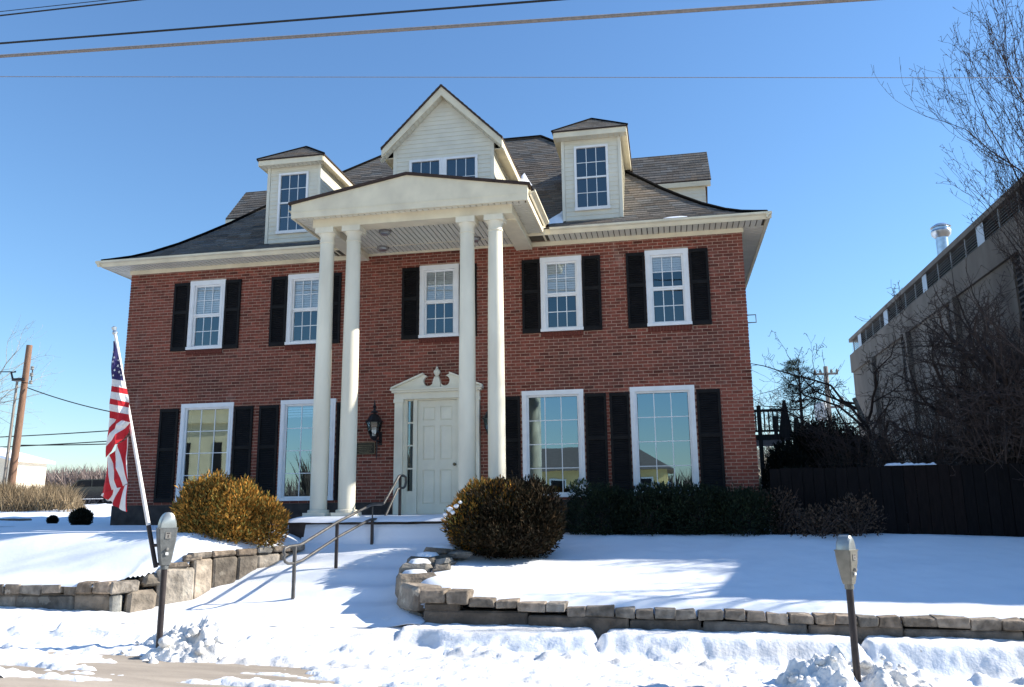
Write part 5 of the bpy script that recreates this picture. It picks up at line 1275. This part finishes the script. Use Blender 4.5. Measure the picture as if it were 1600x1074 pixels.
wire('thick black overhead wire crossing above the roof, second from the top',*ext((-4.65,-7,7.05),(3.92,-7,6.61),-6,7),.016)
wire('thick grey twisted cable crossing above the gable, lowest of the close overhead wires',*ext((-4.63,-7,6.83),(7.58,-7,6.10),-4,5),.026,mat=WIREG)
wire('black overhead wire cutting only the top left corner of the view',*ext((-4.72,-7,7.53),(-2.30,-7,7.47),-18,22),.012)
wire('very thin wire running level across the whole sky just above the gable',*ext((-4.75,-6.83,6.6),(10.92,-3.47,6.6),-3,4),.0055,mat=WIREG)
wire('thin wire faint in the top left corner of the sky',*ext((-4.72,-7,7.60),(-3.9,-7,7.575),-50,60),.006)
for lb,a,b,s in [('sagging service wire from the leaning pole towards the brick house',(-27.47,20,6.39),(-18,20.5,4.35),.35),('upper thin wire low over the thicket on the left',(-45,24,4.4),(-16,19,4.15),.25),
                 ('dark bundled wire just above the cream house roof on the left',(-27.5,20,3.42),(-16,20.6,3.55),.10),('second thin wire low over the thicket on the left',(-45,24,3.75),(-16,19,3.62),.2),('wire running off the left edge from the top of the leaning pole',(-28.4,19.9,7.25),(-40,18,8.2),.2)]:
    wire(lb,a,b,.028,s)

# ------------------------------------------------------------------ far left: thicket, cream house, wood, car
def bare_mass(name,box,n,h,pal,seed,mat=LEAF,wd=.05,hf=None):
    g=np.random.default_rng(seed); x=g.uniform(box[0],box[1],n); y=g.uniform(box[2],box[3],n); zb=z_lot(x,y)-.1
    H_=h*(.55+.45*g.random(n))*(hf(x,y) if hf else 1); H_=np.maximum(H_,.02); a=g.uniform(0,6.28,n); t=g.normal(0,.28,(n,2))*H_[:,None]
    dx,dy=np.cos(a)*wd*.5,np.sin(a)*wd*.5; z0=zb+H_*g.random(n)*.55
    V=np.stack([np.stack([x-dx,y-dy,z0],1),np.stack([x+dx,y+dy,z0],1),np.stack([x+t[:,0],y+t[:,1],zb+H_],1)],1).reshape(-1,3)
    c=np.array(pal)[g.integers(0,len(pal),n)]*(.75+.5*g.random(n))[:,None]
    return np_mesh(name,V,np.arange(3*n).reshape(n,3),mat,tint=c,kind='stuff')
o=bare_mass('thicket',(-34,-15.2,11.5,19),26000,1.62,[(.20,.145,.085),(.26,.19,.11),(.15,.11,.065),(.30,.23,.14)],5,wd=.035,hf=lambda x,y:(.66+.34*sstep(-17,-24,x))*(.85+.45*fbm(x*.6,y*.6,7))*sstep(-16.9,-18.2,x+.78*(y-12)))
o['label']='tan leafless thicket on the snowy lot at the left'
bare_mass('far_wood',(-110,-42,74,88),16000,5.6,[(.20,.155,.14),(.16,.125,.115),(.24,.19,.17)],6,wd=.30)
bare_mass('far_wood',(-25,60,78,92),14000,6.5,[(.19,.15,.135),(.15,.12,.11),(.10,.11,.085)],8,wd=.30)
T=thing('cream_house','plain cream house with a low grey roof behind the leaning utility pole','house',(-44.30,31,.5))
m=MB(); m.prism([(-54.30,.2),(-36.85,.2),(-36.85,3.38),(-39.50,4.04),(-43.80,5.06),(-54.30,2.7)],30,33,'y'); m.build('wall',HOUSEC,T)
m=MB(); m.prism([(-36.50,3.30),(-36.50,3.46),(-43.80,5.26),(-43.80,5.08)],29.6,33.4,'y'); m.prism([(-43.80,5.26),(-55.30,2.7),(-55.30,2.56),(-43.80,5.08)],29.6,33.4,'y'); m.build('roof',SNOW,T)
m=MB(); m.box(-36.85,-36.75,30.2,30.3,.2,3.5); m.build('downspout',WHITE,T)
m=MB(); m.box(-37.90,-37.00,29.93,29.999,.9,1.75); m.build('window',DARK,T)
T=thing('parked_car','dark parked car in the shade behind the flag at the left','car',(-26.6,25,.3))
m=MB(); m.prism([(-28.9,.75),(-28.8,1.25),(-27.9,1.36),(-27.3,1.80),(-25.6,1.82),(-24.9,1.38),(-24.5,1.30),(-24.45,.75)],24.2,25.9,'y'); smooth_by_angle(m.build('body',CARB,T),30)
m=MB(); m.prism([(-27.75,1.40),(-27.22,1.74),(-26.5,1.76),(-26.5,1.40)],24.17,24.195,'y'); m.prism([(-26.4,1.40),(-26.4,1.76),(-25.65,1.76),(-25.1,1.40)],24.17,24.195,'y'); m.build('window',DARK,T)
for x in (-28.0,-25.3):
    m=MB(); m.lathe([(.33,-.1),(.33,.1)],(0,0,0),18); m.v=[(x+a,24.25+c,.78+b) for a,b,c in m.v]; w=m.build('wheel',TYRE,T); m=MB(); m.lathe([(.19,-.11),(.17,-.12)],(0,0,0),14); m.v=[(x+a,24.25+c,.78+b) for a,b,c in m.v]; m.build('rim',CHROME,w)
m=MB(); m.box(-24.6,-24.43,24.3,24.6,1.1,1.3); m.build('tail_light',REDL,T); m=MB(); m.box(-28.93,-28.7,24.3,24.6,1.05,1.2); m.build('headlight',CHROME,T)
T=thing('stone_edging','low snow covered stone edging on the lawn at the far left','edging',(-14,5.2,-.25))
for k in range(7): stone(T,'edging_stone',-16.3+k*.36,-15.97+k*.36,5.0,5.3,-.45,-.16,lambda a,b,z:(a,b,z),STONE)

# ------------------------------------------------------------------ across the street (seen only in the window panes)
def street_house(label,x0,x1,y,ye,yr,zg,zw,zr_,wallm,nwin):
    T=thing('street_house',label,'house',((x0+x1)/2,y,zg)); m=MB(); m.box(x0,x1,y-8,y,zg,zw); m.build('wall',wallm,T)
    r=MB(); a=.5; r.add([(x0-a,y+a,zw),(x1+a,y+a,zw),(x1-2.2,y-4,zr_),(x0+2.2,y-4,zr_),(x0-a,y-8-a,zw),(x1+a,y-8-a,zw)],[(0,1,2,3),(1,5,2),(5,4,3,2),(4,0,3),(0,4,5,1)]); r.build('roof',ROOFG,T)
    for k in range(nwin):
        x=x0+(k+.5)*(x1-x0)/nwin; q=MB(); q.box(x-.55,x+.55,y+.002,y+.05,zg+1.6,zw-.5); w=q.build('window',WHITE,T); q=MB(); q.box(x-.45,x+.45,y+.051,y+.06,zg+1.7,zw-.6); q.build('pane',DARK,w)
street_house('low yellow house with a grey roof across the street, seen in the window panes',-6.5,4.9,-38,0,0,-2.0,2.35,4.15,YELL,4)
street_house('second low yellow house across the street, farther right',7.5,17,-44,0,0,-2.3,2.6,4.6,HOUSEC,3)
T=thing('street_building','tall cream building with dark slit windows across the street, seen in the left window panes','building',(-30,-40,-1.5))
CREAMB=M('sunny_cream',(.66,.58,.38),.9,.08,1.5)
m=MB(); m.box(-48,-25.5,-43,-38,-1.5,9.2); m.build('wall',CREAMB,T)
m=MB(); m.box(-48.2,-25.2,-38,-37.6,6.3,6.9); m.box(-48.2,-25.2,-38,-37.7,8.8,9.6); m.build('cornice',CREAMB,T)
for k in range(9): x=-47.4+k*2.5; q=MB(); q.box(x,x+.62,-37.999,-37.93,.6,4.9); q.build('window',DARK,T)
def mass2(name,box,n,h,pal,seed,zb):
    g=np.random.default_rng(seed); x=g.uniform(box[0],box[1],n); y=g.uniform(box[2],box[3],n); H_=h*(.5+.5*g.random(n)); a=g.uniform(0,6.28,n); t=g.normal(0,.2,(n,2))*H_[:,None]; z0=zb+H_*g.random(n)*.6
    V=np.stack([np.stack([x-np.cos(a)*.2,y-np.sin(a)*.2,z0],1),np.stack([x+np.cos(a)*.2,y+np.sin(a)*.2,z0],1),np.stack([x+t[:,0],y+t[:,1],zb+H_],1)],1).reshape(-1,3)
    c=np.array(pal)[g.integers(0,len(pal),n)]; return np_mesh(name,V,np.arange(3*n).reshape(n,3),LEAF,tint=c,kind='stuff')
mass2('street_wood',(-21.5,-9,-52,-41),7000,6.5,[(.07,.055,.045),(.05,.04,.035),(.09,.07,.05)],9,-1.8)
mass2('street_wood',(-60,60,-80,-66),9000,6.0,[(.10,.08,.07),(.08,.065,.06)],10,-2)
